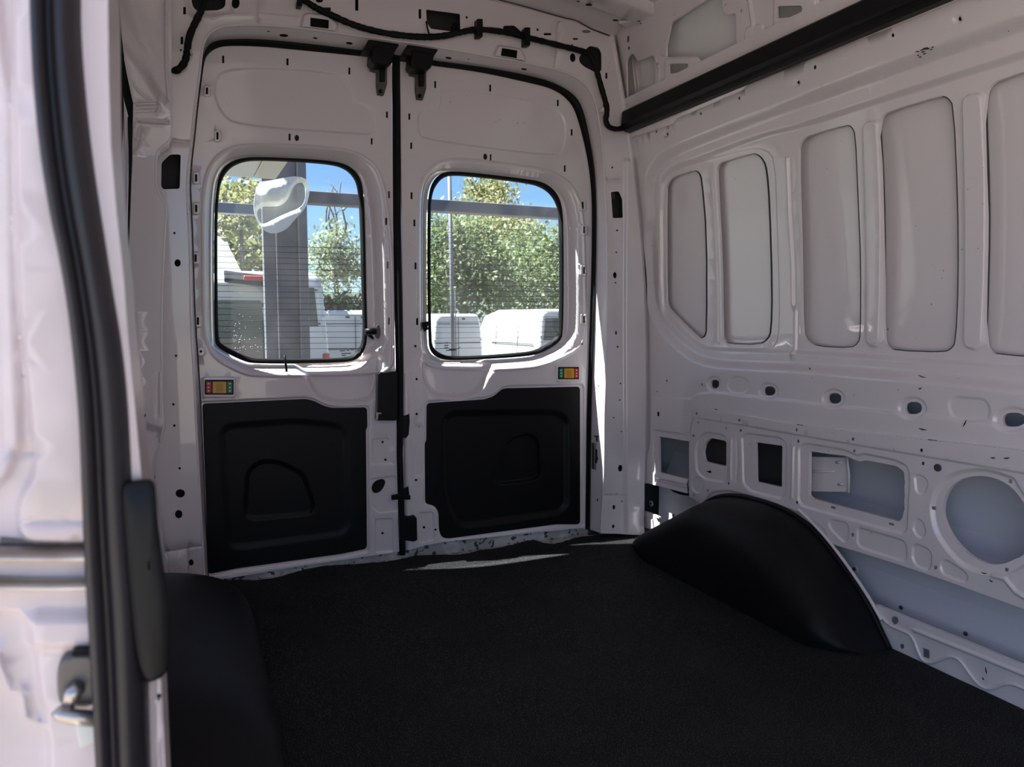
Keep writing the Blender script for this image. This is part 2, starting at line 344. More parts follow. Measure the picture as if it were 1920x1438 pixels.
rf(fil([(924, 106), (933, 86), (975, 92.6), (985, 112.7), (978, 119), (930, 113)], 5), .012, .012)
ft.append(Ln(rear([(483, -40), (483, 44)], YF), -.004, .003)); ft.append(Ln(rear([(1048, 42), (1045, 60), (1044, 100), (1040, 122), (1030, 132)], YF), -.004, .003))
ft.append(Ln(rear([(322, 262), (357, 267)], YF), -.004, .003)); ft.append(Ln(rear([(1117, 338), (1150, 337), (1163, 336)], YF), -.004, .003))
ft.append(Ln(rear([(318, 1034), (376, 1024)], YF), -.004, .003)); ft.append(Ln(rear([(352, 1028), (351, 1088)], YF), -.004, .003)); ft.append(Ln(rear([(1127, 929), (1175, 929)], YF), -.004, .003))
ft.append(Em(rear([(1172, 300), (1230, 300), (1230, 1010), (1172, 1010), (1170, 600)], YF), .012, .02))
ft.append(Ln(rear([(395, 36), (420, 28), (483, 26), (560, 33)], YF), .003, .006))
rf(cha([(352, 24), (372, 28), (420, 26), (440, 20), (440, -60), (345, -60)], 1), -.008, .02)
wall_rear = tag(sheet('wall_rear', outl, hol, ft, rmap(YF), M['paint'], step=.04, rim=.004), kind='structure')
t = np.linspace(0, 1, 7)
rows = []
for k in t:   # rounded return between the frame face and the door seal
    e = math.sin(k * math.pi / 2); y = (1 - math.cos(k * math.pi / 2)); P = R3.copy(); a = .18
    P = R3 + (I3 - R3) * k
    s = 4 * k * (1 - k)
    P[:, 0] += (R3[:, 0] - I3[:, 0]) * 0.0; rows.append(P)
loft('door_jamb', rows, M['paint'], wall_rear)
tube('jamb_rolled_edge', R3 + [0, .003, 0], .0045, M['paint'], wall_rear, 10)
# black discs painted for the darkness inside the jamb's holes
def jamb_pt(px, k):
    d = np.abs(ridge * (1 - k) + inner * k - np.array(px)).sum(1); i = int(d.argmin()); return R3[i] * (1 - k) + I3[i] * k, i
for px, rx, k in [((532, 64), .014, .6), ((592, 74), .008, .55), ((655, 84), .012, .6), ((840, 111), .012, .65), ((983, 131), .012, .55), ((505, 57), .005, .4), ((880, 113), .004, .5), ((1121, 936), .007, .4), ((1123, 722), .004, .5), ((1120, 860), .008, .5)]:
    c, i = jamb_pt(px, k); ta = R3[i + 1] - R3[i - 1]; ta /= np.linalg.norm(ta); tb = I3[i] - R3[i]; tb /= np.linalg.norm(tb); n_ = np.cross(ta, tb); n_ *= np.sign(n_ @ (np.array([0, 0, CAMZ]) - c))
    a = np.arange(14) * 2 * math.pi / 14; ring = c + n_ * .0008 + rx * np.cos(a)[:, None] * ta + rx * .55 * np.sin(a)[:, None] * tb
    mk('jamb_hole_dark', ring, [tuple(range(14))], M['blackmatt'], wall_rear)
c, i = jamb_pt((1122, 858), .5)
prism('striker_pocket', onY([(1114, 831), (1130, 833), (1130, 884), (1114, 880)], YF + .045), (0, .02, 0), M['gray'], wall_rear, .002)
prism('striker_bolt', onY([(1118, 842), (1128, 846), (1126, 872), (1117, 868)], YF + .040), (0, .012, 0), M['black'], wall_rear, .003)
tT = onY([(1115, 817), (1124, 817), (1124, 819.5), (1121, 819.5), (1121, 828), (1118.5, 828), (1118.5, 819.5), (1115, 819.5)], YF + .033); prism('t_slot', tT, (0, .004, 0), M['blackmatt'], wall_rear)

# door seal round the aperture -----------------------------------------------------------------
prof = [(0, .0), (.15, .010), (.35, .014), (.6, .012), (.85, .006), (1, -.004)]
seal_in = [(392, 1078), (386, 960), (382, 860), (379, 780), (374, 690), (367, 600), (364, 490), (362, 428), (360, 386), (358, 344), (361, 300), (366, 262), (372, 198), (379, 146), (383, 116), (388, 103), (398, 94), (410, 88), (428, 85), (487, 86), (570, 94), (640, 101), (700, 107), (798, 121), (900, 134), (985, 153), (1028, 163), (1056, 177), (1075, 198), (1085, 225), (1095, 262), (1103, 300), (1109, 345), (1111, 400), (1110, 500), (1107, 594), (1104, 694), (1101, 770), (1100, 850), (1099, 930), (1098, 992)]
seal_in = resamp(cha(seal_in, 2, False), 6, False); seal_in = resamp(seal_in, 1, False)[np.linspace(0, len(resamp(seal_in, 1, False)) - 1, len(ridge)).astype(int)]
S3 = onY(seal_in, YD - .006)
ds = tag(loft('door_seal', [I3 + (S3 - I3) * k + np.array([0, -d, 0]) for k, d in prof], M['blackmatt']), 'black rubber seal following the arched rear door opening', 'seal')

# right side wall ---------------------------------------------------------------------------------
y1 = YF - .012; y0 = -.4
WH, WF = [], []
def wh(P, off=0.0): WH.append(side(P, off))
def wf(P, d, w, off=0.0): WF.append(Em(side(P, off), d, w))
P1 = cha([(1246, 354), (1251, 340), (1264, 329), (1302, 318.5), (1310, 322), (1316, 335), (1325, 444), (1325, 617), (1321.6, 631), (1313.6, 635), (1305.6, 631), (1261, 588), (1250, 575), (1247, 559)], 1)
P2 = cha([(1341, 322), (1344, 310), (1352, 302.5), (1408, 286.5), (1421, 289), (1432, 300), (1438, 319), (1443, 380), (1448, 546), (1446, 620), (1440, 636), (1424, 646.5), (1363, 645), (1355, 637.6), (1352, 626), (1350, 476)], 1)
P3_ = cha([(1496, 280), (1501, 265), (1518, 252), (1587, 233), (1598, 237), (1605, 253), (1610, 374), (1615, 490.5), (1614.6, 627), (1610, 644), (1596, 653), (1532, 650), (1512.6, 640.5), (1503, 623), (1502, 490.5)], 1)
P4 = cha([(1650, 229.6), (1653, 218), (1666, 208), (1762, 179), (1777, 181), (1789, 198), (1797, 374), (1798, 529.5), (1793, 642), (1783, 656), (1768, 661), (1678, 658), (1662.5, 650), (1657, 635), (1659.4, 490.5), (1656.7, 335)], 1)
P5 = cha([(1848, 183), (1853, 163), (1873, 148), (2010, 108), (2030, 112), (2046, 135), (2060, 374), (2062, 530), (2058, 640), (2046, 664), (2020, 674), (1869, 666), (1853, 656), (1849, 638.5), (1854, 490), (1855, 374)], 1)
for p in (P1, P2, P3_, P4, P5): wh(p, -.042)
fieldA = cha([(1212, 352), (1213, 335), (1220, 312), (1246, 287), (1321, 256), (1415, 220), (1600, 150), (1920, 38), (2300, -95), (2300, 770), (1920, 728), (1700, 706), (1500, 690), (1400, 686), (1346, 683), (1307, 676), (1279, 659), (1240, 622), (1222, 590), (1214, 560), (1210, 480), (1210, 442), (1214, 412), (1214, 386), (1211, 362)], 1)
fieldB = cha([(1234, 345), (1240, 328), (1258, 312), (1300, 299), (1418, 253), (1500, 234), (1609, 197), (1920, 98), (2300, -20), (2300, 725), (1920, 690), (1700, 674), (1560, 664), (1450, 658), (1325, 655), (1305, 650), (1245, 595), (1236, 580), (1233, 540)], 1)
wf(fieldA, -.028, .034); wf(fieldB, -.014, .018, -.02)
wf(fil([(1614, 240), (1620, 228), (1638, 226), (1643, 233), (1651, 413), (1647, 638), (1635, 650), (1624, 646), (1621, 640), (1619, 413)], 8), .016, .011, -.025)
wf(fil([(1800, 192), (1806, 178), (1834, 174), (1840, 184), (1847.5, 335), (1845.6, 529.5), (1840, 642), (1822, 656), (1806, 650), (1803, 640), (1805, 413), (1802, 257)], 8), .016, .012, -.025)
WF.append(Ln(side([(1470, 298), (1474, 400), (1480, 500), (1481, 569)], -.025), .012, .011)); WF.append(Ln(side([(1479, 585), (1478, 662)], -.01), .010, .013))
WF.append(Ln(side([(1327, 335), (1334, 450), (1338, 560), (1338, 640)], -.025), .008, .010))
wf(cha([(1250, 322), (1300, 305), (1400, 278), (1432, 279), (1449, 300), (1453, 420), (1458, 560), (1456, 636), (1443, 655), (1360, 655), (1318, 652), (1250, 592), (1240, 575), (1239, 350)], 1), -.004, .010, -.035)
for cx, cy, rx, ry in [(1338, 720, 8, 8), (1440, 733, 11, 8.5), (1562, 747, 12.5, 9.8), (1710, 765, 15.5, 11.5), (1898, 787, 21, 13)]:
    wh(fil([(cx - rx, cy - ry * .5), (cx - rx * .5, cy - ry), (cx + rx * .5, cy - ry), (cx + rx, cy - ry * .5), (cx + rx, cy + ry * .5), (cx + rx * .5, cy + ry), (cx - rx * .5, cy + ry), (cx - rx, cy + ry * .5)], rx * .5, 3)); wf(el(cx, cy, rx * 1.65, ry * 1.75, 24), -.006, .010)
wf(el(1384, 722, 20, 16, 20), -.003, .008); wf(fil([(1778, 752), (1790, 744), (1845, 748), (1856, 765), (1852, 788), (1795, 792), (1780, 772)], 14), -.004, .010)
for cx, cy, r in [(1250, 714, 1.8), (1316, 721, 1.8), (1178, 526, 1.8), (1232, 734, 1.3), (1674, 66, 3.4), (1528, 126, 3.6), (1386, 184, 2.6), (1314, 213, 2.4), (1231, 247, 2.0)]: wh(el(cx, cy, r * .8, r * 1.15, 10))
for cx, cy, r in [(1795, 36, 8), (1493, 155, 6.5), (1248, 252, 5)]: wf(el(cx, cy, r, r, 16), -.004, .007); wh(el(cx + r * .35, cy - r * .15, r * .4, r * .55, 10))
wh(rc(1236, 776, 5, 8, .8))
wh(fil([(1235, 818), (1300, 829), (1300, 900), (1236, 885)], 3))
WF.append(Ln(side([(1170, 262), (1260, 232), (1268, 222), (1300, 208), (1392, 168), (1402, 158), (1420, 150), (1600, 78), (1760, 14), (1900, -45)]), -.004, .004))
WF.append(Ln(side([(1197, 440), (1196, 560), (1197, 680), (1200, 760)]), .006, .008)); WF.append(Ln(side([(1188, 350), (1186, 420), (1177, 440), (1178, 560), (1182, 700), (1183, 860)]), -.004, .006))
wf(fil([(1222, 740), (1296, 748), (1302, 742), (1310, 738), (1340, 735), (1920, 800), (2300, 850), (2300, 1100), (1180, 1000), (1220, 830)], 4), .006, .010)
wf(fil([(1226, 806), (1300, 816), (1300, 897), (1226, 887)], 4), -.006, .010)
WF.append(Ln(side([(1234, 893), (1300, 908)]), .010, .012)); WF.append(Ln(side([(1234, 903), (1300, 920)]), -.006, .008))
# outline: lower edge stops above the open channel and the wheel arch
top = side([(1150, 262)], 0)[0, 1]
lowe = side([(1292, 925), (1240, 912), (1184, 897)])
wb = side([(2300, 897), (1920, 850), (1695, 825), (1499, 802), (1390, 783), (1306, 771), (1297, 800)])
outl = np.vstack([[[y0, wb[0, 1]]], wb, lowe, [[y1, lowe[-1, 1]], [y1, 1.78], [y0, 1.78]]])
wall_right = tag(sheet('wall_right', outl, WH, WF, smap(0), M['paint'], step=.04, rim=.010), kind='structure')
for p in (P1, P2, P3_, P4, P5):   # mastic bead between the inner frame and the skin
    q = onX(np.vstack([p, p[:2]]), -.052); tube('mastic_bead', q, .0028, M['cavity'], wall_right, 6)
# corner fillet between rear frame and side wall
zs = np.linspace(.22, 2.14, 40); rows = []
for a in np.linspace(0, math.pi / 2, 7): rows.append(np.stack([XR(zs) - .012 + .012 * np.sin(a), np.full(40, YF - .012) + .012 * math.cos(a), zs], 1))
loft('corner_fillet', rows, M['paint'], wall_right)

# upper cant panel above the black rail -------------------------------------------------------
UH, UF = [], []
for p, r in [([(1173, 119), (1175, 108.5), (1183, 99.4), (1186.7, 101), (1192, 110), (1197.5, 114), (1205, 111), (1221, 103.4), (1226.4, 106.6), (1228, 126.5), (1228, 177), (1178.5, 195), (1175, 191.6)], 3),
             ([(1248, 107), (1248, 85), (1257, 42), (1290, 20), (1324, -2), (1345, -20), (1352, -18), (1354, 18), (1361, 27), (1379, 25), (1381, 110), (1316, 138), (1312, 112), (1305, 104), (1260, 107)], 4),
             ([(1256, 120), (1293, 119), (1291, 137), (1256, 138)], 4), ([(1253, 152), (1287, 148), (1285, 165), (1255, 170)], 4), ([(1459, 12), (1507, 11), (1506, 32), (1459, 35)], 5), ([(1455, 51), (1500, 46), (1500, 64), (1457, 70)], 4)]: UH.append(side(fil(p, r, 3), -.01))
for cx, cy, rx, ry in [(1440, 62.5, 2.4, 4), (1418, 72, 3, 4.6), (1240.6, 104, 1.6, 2.6), (1233, 120, 1.6, 2.6), (1240.6, 161.5, 1.6, 2.6), (1178, 90, 2.2, 4), (1171, 93, 1, 2), (1389, 20, 1.6, 3), (1360, 8, 2, 3)]: UH.append(side(el(cx, cy, rx, ry, 10), -.01))
UH.append(side(rc(1176, 73, 5, 12, .8), -.01))
UF.append(Em(side(fil([(1396, 60), (1402, 50), (1430, 45), (1436, 70), (1434, 90), (1398, 105)], 5), -.01), .006, .010))
UF.append(Em(side(fil([(1248, 110), (1310, 106), (1316, 140), (1300, 155), (1248, 165)], 4), -.01), .008, .010)); UF.append(Em(side(fil([(1452, -5), (1532, -12), (1534, 40), (1500, 60), (1452, 75)], 4), -.01), .008, .010))
UF.append(Ln(side([(1405, 0), (1412, 45)], -.01), .008, .012)); UF.append(Ln(side([(1229, 110), (1236, 130), (1235, 160), (1230, 172)], -.01), .005, .008)); UF.append(Ln(side([(1532, -20), (1534, 34)], -.01), -.008, .006))
outl = [(y0, 1.69), (y1, 1.69), (y1, 2.10), (y0, 2.10)]
sheet('cant_panel', outl, UH, UF, smap(-.012), M['paint'], wall_right, step=.05, rim=.008)
# outer skin seen through the openings
ys = np.linspace(y0, 2.72, 30); zs = np.linspace(-.05, 2.12, 60)
off = np.interp(zs, [-.05, .45, .6, .75, 1.6, 1.72, 2.12], [.135, .135, .125, .068, .068, .080, .080])
def skin(name, sel, m_): loft(name, [np.stack([XR(np.full(30, z)) + o_, ys, np.full(30, z)], 1) for z, o_ in zip(zs, off) if sel(z)], M[m_], wall_right)
skin('outer_skin', lambda z: .74 < z < 1.60, 'paint'); skin('rail_shade_band', lambda z: 1.55 < z < 1.74, 'cavity'); skin('upper_outer_skin', lambda z: z > 1.69, 'paint'); skin('lower_outer_skin', lambda z: z < .78, 'primer')  # dark band behind the rail stands in for shade in the small holes
# dark sheets standing in for shade behind the two small cut-outs, cavity closures behind the rear frame
mk('cutout_shade_sheet', onX([(1300, 800), (1385, 815), (1385, 900), (1300, 890)], -.045), [(0, 1, 2, 3)], M['cavity'], wall_right); mk('cutout_shade_sheet', onX([(1400, 815), (1482, 825), (1482, 930), (1400, 915)], -.07), [(0, 1, 2, 3)], M['cavity'], wall_right)
ap = I3[:, [0, 2]]; ap = ap[(ap[:, 1] > .02)]; ap = np.vstack([[[ap[0, 0], -.2]], ap, [[ap[-1, 0], -.2]]])
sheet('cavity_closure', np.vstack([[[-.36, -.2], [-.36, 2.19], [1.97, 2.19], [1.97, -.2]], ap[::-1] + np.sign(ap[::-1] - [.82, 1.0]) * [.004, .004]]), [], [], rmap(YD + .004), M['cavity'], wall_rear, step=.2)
# folded plate behind the cant opening at the rear corner
q = onX([(1176, 112), (1200, 104), (1203, 190), (1178, 196)], -.05); mk('inner_gusset', q, [(0, 1, 2, 3)], M['paint'], wall_right)
for a, b in [((1184, 104), (1193, 190)), ((1190, 104), (1200, 192))]: tube('gusset_rib', onX([a, ((a[0] + b[0]) / 2 + 1, 150), b], -.046), .003, M['paint'], wall_right, 6)

# lower panel with the four cut-outs --------------------------------------------------------------
LO = .010
LH, LF = [], []
lp = [(1304, 766), (1390, 778), (1499, 797), (1695, 820), (1862, 838), (1920, 845), (2300, 890), (2300, 1285), (1920, 1142), (1797, 1097), (1720, 1070), (1615, 1036), (1569, 1023), (1560, 1018), (1535, 993), (1515.5, 979), (1480, 968), (1471, 963), (1460, 950), (1450, 947), (1439, 957), (1431, 964), (1421, 957), (1414, 939), (1407, 933.5), (1390, 938), (1357, 931), (1329, 939), (1318, 946), (1292, 931), (1292, 829), (1296, 800)]
LH.append(side(fil([(1315, 848.6), (1318, 832), (1329, 821), (1359, 827), (1359, 875), (1318, 865)], 5), LO)); LH.append(side(fil([(1412.6, 829), (1464, 836), (1463, 914), (1414, 903)], 3), LO))
LH.append(side(fil([(1514, 846), (1556, 852), (1583, 855), (1608.5, 866), (1620, 863), (1678, 874), (1692, 885), (1692, 899), (1695, 904), (1692, 909), (1692, 925), (1695, 930), (1692, 935), (1692, 950), (1694, 954), (1690, 962), (1689, 971.5), (1682, 978.5), (1519.5, 935), (1512.5, 929)], 3), LO))
circ = cha([(1761, 958), (1767, 930), (1779, 911), (1800, 897), (1834, 891), (1870, 899), (1900, 920), (1922, 955), (1930, 995), (1922, 1032), (1909, 1046), (1900, 1048), (1880, 1058), (1851, 1060), (1815, 1045), (1785, 1015), (1768, 985)], 2); LH.append(side(circ, LO))
LH.append(side(fil([(2010, 930), (2090, 945), (2085, 1080), (2005, 1060)], 8), LO))
for cx, cy, rx, ry in [(1308, 775, 1.8, 2.4), (1309, 792, 1.8, 2.4), (1388, 788, 2, 2.6), (1389, 807, 2, 2.6), (1300, 817, 1.8, 2.4), (1366, 906, 2, 2.8), (1327, 919, 1.8, 2.4), (1300, 927, 1.6, 2.2), (1496, 806, 2.2, 3), (1496.6, 827, 2.2, 3), (1494, 942, 2.2, 3), (1601.5, 823, 2.6, 3.2), (1601.5, 845.6, 2.6, 3.2), (1730, 844, 3.2, 3.6), (1730.6, 869, 3.2, 3.6), (1598.5, 1002.6, 3, 3.6), (1754, 1064, 3.4, 4), (1905, 948, 2, 3), (1361, 803, 1.6, 2.2), (1757.5, 877, 2.6, 3), (1651, 1049, 1.6, 2), (1581, 1027, 1.6, 2)]: LH.append(side(el(cx, cy, rx, ry, 10), LO))
for cx, cy, w, h in [(1559, 952, 9, 4.5), (1668, 983, 10, 4.5), (1748, 953, 5.5, 6.5), (1890, 903, 6.5, 7), (1883, 1069, 7, 7)]: LH.append(side(rc(cx, cy, w, h, .8, .25), LO))
LH.append(side(fil([(1321, 884), (1330, 882.5), (1331, 887), (1327, 887)], .6), LO))
def lf(P, d, w): LF.append(Em(side(P, LO), d, w))
lf(fil([(1303, 845), (1307, 823), (1322, 810), (1355, 815), (1364, 828), (1363, 896), (1357, 904), (1320, 898), (1305, 884)], 8), -.007, .009)
lf(fil([(1390, 818), (1399, 812.5), (1463, 821), (1474, 832), (1472, 924), (1465.5, 935), (1407, 921), (1393, 907)], 8), -.007, .009)
lf(fil([(1497, 838), (1508, 831), (1583, 843.6), (1606, 855), (1617, 850.5), (1678, 863), (1700, 874), (1704, 891), (1699, 994), (1692, 1001), (1503, 949), (1496, 938)], 9), -.007, .009)
lf(cha([(1745, 960), (1748, 935), (1760, 910), (1784, 888), (1834, 879), (1868, 886), (1885, 893), (1900, 897), (1906, 912), (1930, 945), (1945, 990), (1938, 1045), (1900, 1075), (1870, 1076), (1840, 1074), (1800, 1058), (1770, 1025), (1752, 995)], 2), -.009, .012)
LF.append(Ln(side([(1372, 825), (1371, 865), (1371, 898)], LO), .006, .008)); LF.append(Ln(side([(1381, 826), (1382, 865), (1380, 900)], LO), -.004, .007)); LF.append(Ln(side([(1488, 840), (1487, 890), (1486, 930)], LO), .006, .008))
for p in ([(714, 893.6), (720, 889.5), (733.6, 895), (739, 905), (733.6, 924), (725, 928.4), (717, 921.5)], [(713, 980), (720, 971.5), (731, 980), (735, 998), (728, 1010.5), (717, 1003.5), (711.4, 994)]): lf(fil([(x + 1000, y) for x, y in p], 5), -.005, .007)
lf(fil([(1553, 980), (1558, 974), (1586, 980), (1590, 988), (1589, 1013), (1581, 1017), (1556, 991)], 6), -.005, .008)
lf(fil([(1607, 994), (1611, 989.6), (1689, 1012), (1697.5, 1019), (1699, 1046.6), (1692, 1052), (1614, 1027), (1607, 1019)], 8), -.005, .008)
lf(fil([(1711, 1024), (1717, 1020), (1739, 1028.6), (1746, 1038), (1745, 1062), (1738, 1069), (1716, 1060), (1710, 1046)], 8), -.005, .008)
lf(fil([(1763, 1055), (1772, 1049), (1806, 1070), (1815, 1082), (1810, 1093), (1768, 1077), (1763, 1066)], 7), -.005, .008)
lf(el(1308, 909, 11, 15, 20), -.004, .006)
LF.append(Em(side([(1280, 740), (2400, 880), (2400, 945), (1920, 887), (1695, 849), (1500, 816), (1388, 796), (1280, 779)], LO), .005, .008))
LF.append(Em(side(cha([(1315, 950), (1330, 926), (1342, 921), (1375, 920), (1470, 950), (1530, 978), (1552, 1003), (1545, 1040), (1300, 1040)], 1), LO), -.006, .010))
LF.append(Ln(side([(1862, 1078), (1885, 1085), (1905, 1110), (1940, 1130)], LO), .006, .010))
lower = sheet('lower_panel', side(lp, LO), LH, LF, smap(LO), M['paint'], wall_right, step=.035, rim=.012, edge_rim=.012)
# stamped bracket behind the long cut-out, with its little ribs
bq = onX([(1505, 856), (1588, 858), (1591, 922), (1505, 921)], -.035); prism('stamped_bracket', bq, (.004, 0, 0), M['paint'], wall_right)
for a, b in [((1508, 867), (1517, 867)), ((1568, 867), (1580, 867)), ((1508, 884), (1565, 884)), ((1508, 910), (1518, 910)), ((1572, 908), (1582, 908))]: tube('bracket_rib', onX([a, b], -.033), .004, M['paint'], wall_right, 6)
tube('bracket_flange', onX([(1588, 855), (1592, 890), (1591, 924)], -.030), .004, M['paint'], wall_right, 6)
# bolt on the arch tab
for p, r in [((1431, 954), .0075), ((1757, 877), .010)]:
    c = onX([p], LO + .004)[0]; a = np.arange(12) * 2 * math.pi / 12
    prism('panel_bolt', np.stack([np.full(12, c[0]), c[1] + r * np.cos(a), c[2] + r * np.sin(a)], 1), (.008, 0, 0), M['gray'], wall_right, .001)

# open channel under the lower panel: ledge and inner rocker ----------------------------------------
ch = [(.138, .36), (.118, .30), (.095, .26), (.060, .215), (.064, .18), (.06, -.02)]
ys = np.linspace(y0, 2.60, 50)
loft('inner_rocker', [np.stack([np.full(50, 1.778 + o_), ys, np.full(50, z)], 1) for o_, z in ch], M['primer'], wall_right, smooth=False)
for px in [(1602, 1067), (1690, 1139), (1811, 1188), (1220, 944), (1263, 966)]:
    c = onX([px], -.062)[0]; a = np.arange(14) * 2 * math.pi / 14
    for r, m_, dx in ((.013, 'paint', 0), (.006, 'gray', -.003)):
        prism('rocker_stud', np.stack([np.full(14, c[0] + dx), c[1] + r * np.cos(a), c[2] + r * np.sin(a)], 1), (.006, 0, 0), M[m_], wall_right, .001)
tube('rocker_bead', onX([(1659, 1103), (1685, 1117), (1708, 1130)], -.088), .009, M['paint'], wall_right)
# sill plate along the floor, front of the arch
SH = [side(el(1677, 1163, 7.5, 8, 14), .004), side(el(1691, 1212, 4.4, 5, 12), .004), side(rc(1736, 1225, 13, 17, 1.5, .3), .004)]
SF = [Ln(side(cha([(1645, 1145), (1665, 1172), (1700, 1185), (1712, 1195), (1722, 1222), (1730, 1240), (1750, 1244), (1778, 1230), (1798, 1234), (1815, 1258), (1835, 1285), (1858, 1294), (1890, 1279), (1920, 1290), (2000, 1330)], 2, False), .004), .005, .006),
      Ln(side([(1718, 1182), (1800, 1215), (1920, 1264), (2100, 1340)], .004), .006, .009)]
sp = [(1629, 1128), (1700, 1158), (1797, 1197), (1920, 1248), (2300, 1405), (2300, 1515), (1920, 1336), (1800, 1281), (1673, 1223), (1650, 1212), (1640, 1160)]
sheet('sill_plate', side(sp, .004), SH, SF, smap(.004), M['paint'], wall_right, step=.03, rim=.01, edge_rim=.012)
# sill plate behind the arch, with the tie-down pocket
SH = [side(el(1192, 964, 2.4, 4, 12), .004), side(el(1186, 975, 1.2, 2, 8), .004), side(rc(1189, 986, 5, 10, .6, .3), .004), side(fil([(1205, 988), (1227, 994), (1226, 1008), (1206, 1000)], 2), .004), side(fil([(1229, 970), (1237, 973), (1245, 980), (1240, 983), (1232, 978)], 1.5), .004)]
sp = [(1181, 950), (1200, 956), (1220, 962), (1240, 972), (1270, 982), (1290, 990), (1260, 1030), (1226, 1012), (1205, 1004), (1178, 990)]
sheet('sill_plate', side(sp, .004), SH, [], smap(.004), M['paint'], wall_right, step=.02, rim=.02, edge_rim=.012)
pk = onX([(1213, 972), (1222, 974), (1224, 992), (1215, 990)], .012); prism('tie_down_tongue', pk, (.006, 0, 0), M['paint'], wall_right, .002)
for p in [[(1208, 968), (1208, 980), (1206, 984)], [(1224, 975), (1225, 986), (1223, 990)]]: tube('tie_down_slot', onX(p, .006), .0022, M['blackmatt'], wall_right, 6)
tube('channel_foam', onX([(1188, 900), (1200, 902), (1215, 903), (1232, 906), (1245, 910), (1256, 914), (1265, 920), (1275, 924), (1291, 926)], -.02), .008, M['blackmatt'], wall_right, 8, .5)
tube('channel_cable', onX([(1203, 903), (1198, 915), (1196, 930), (1198, 945), (1206, 951)], -.03), .006, M['blackmatt'], wall_right, 8, .3)
box('foam_block', onX([(1230, 897)], -.005)[0], (.02, .02, .03), M['blackmatt'], wall_right, .003)
# scuffs on the wall edge
sc_ = [((1372, 786), (1377, 786)), ((1392, 781), (1400, 782)), ((1412, 784), (1416, 784)), ((1723, 803), (1737, 806)), ((1740, 824), (1757, 826)), ((1806, 799), (1812, 787)), ((1858, 858), (1866, 858)), ((1882, 859), (1893, 858)), ((1722, 729), (1728, 727)), ((1722, 703), (1735, 708)), ((1517, 689), (1520, 693)), ((1840, 1073), (1851, 1075)), ((1855, 1087), (1862, 1091)), ((1848, 1251), (1850, 1264)), ((1842, 1270), (1845, 1275)), ((1494, 795), (1506, 797)), ((1340, 766), (1346, 768))]
for a, b in sc_: tube('paint_scuff', onX([a, ((a[0] + b[0]) / 2, (a[1] + b[1]) / 2 + 1), b], LO + .0075 if a[1] > 830 or a[1] < 700 else .0075), [.0008, .0016, .0006], M['blackmatt'], wall_right, 5)
for k in range(16):
    x = 1708 + random.gauss(18, 9); y = 95 + random.gauss(0, 5) + (x - 1722) * -.25; tube('paint_scuff', onX([(x, y), (x + random.uniform(2, 6), y - random.uniform(0, 2))], .001), .0012, M['blackmatt'], wall_right, 5)

# ceiling ----------------------------------------------------------------------------------------
def ZC(x): return 2.095 - .055 * np.clip((np.abs(x - .80)) / .80, 0, 1.4) ** 3
xs = np.linspace(-.22, 1.66, 40); ysr = np.linspace(-.6, 2.78, 30)
rows = []
for y in ysr: rows.append(np.stack([xs, np.full(40, y), ZC(xs) - .05 * np.clip((y - 2.50) / .12, 0, 1) ** 2], 1))
ceiling = tag(loft('ceiling', rows, M['paint']), kind='structure')
rows = [np.stack([xs * 1.0, np.full(40, y), ZC(xs) - dz], 1) for y, dz in [(2.47, .0), (2.462, .028), (2.45, .034), (2.40, .026), (2.36, .034), (2.348, .028), (2.34, .0)]]
bow = loft('roof_bow', rows, M['paint'], ceiling)
rows = [np.stack([xs * 1.0, np.full(40, y), ZC(xs) - dz], 1) for y, dz in [(1.77, .0), (1.762, .028), (1.75, .034), (1.70, .026), (1.66, .034), (1.648, .028), (1.64, .0)]]
loft('roof_bow', rows, M['paint'], ceiling)
def ceil_disc(px, rx, ry, m_, dz=.0345, name='bow_hole'):
    c = onZ([px], ZC(1.4) - dz)[0]; z = float(ZC(c[0])) - dz - .0015; a = np.arange(14) * 2 * math.pi / 14
    mk(name, np.stack([c[0] + rx * np.cos(a), c[1] + ry * np.sin(a), np.full(14, z)], 1), [tuple(range(14))], M[m_], ceiling)
for px, rx, ry in [((1104, 9), .013, .010), ((1154, 28), .012, .008), ((1084, 5), .006, .006), ((1198, 23), .006, .005), ((1203, 26), .006, .005)]: ceil_disc(px, rx, ry, 'blackmatt')
br = onZ([(1160, 42), (1185, 38), (1222, 52), (1214, 66), (1205, 68), (1195, 62)], 2.02); br[:, 2] = 2.015; prism('roof_bow_bracket', br, (0, 0, .012), M['paint'], ceiling, .003)
br2 = onZ([(1193, 46), (1204, 47), (1213, 53), (1205, 57)], 2.013); br2[:, 2] = 2.0135; prism('bracket_hole', br2, (0, 0, .001), M['blackmatt'], ceiling)
tube('roof_seam_sealant', onY([(930, -2), (990, 14), (1060, 34), (1080, 38), (1110, 55), (1143, 67)], YF - .012), .0025, M['gray'], ceiling, 6)

# outer roof and rear skin keep daylight out of the cavities
mk('outer_roof', [(-.42, -.75, 2.17), (1.95, -.75, 2.17), (1.95, 2.86, 2.17), (-.42, 2.86, 2.17)], [(0, 1, 2, 3)], M['paint_out'], ceiling)
mk('cant_closure', [(1.60, -.75, 2.17), (1.60, 2.8, 2.17), (1.9, 2.8, 1.0), (1.9, -.75, 1.0)], [(0, 1, 2, 3)], M['paint_out'], wall_right)

wall_light_block = tag(prism('wall_light_block', [(.60, -.72, -.02), (1.90, -.72, -.02), (1.90, -.72, 2.14), (.60, -.72, 2.14)], (0, .03, 0), M['paint']), kind='structure')  # unseen partition added to cut the light on the rear doors
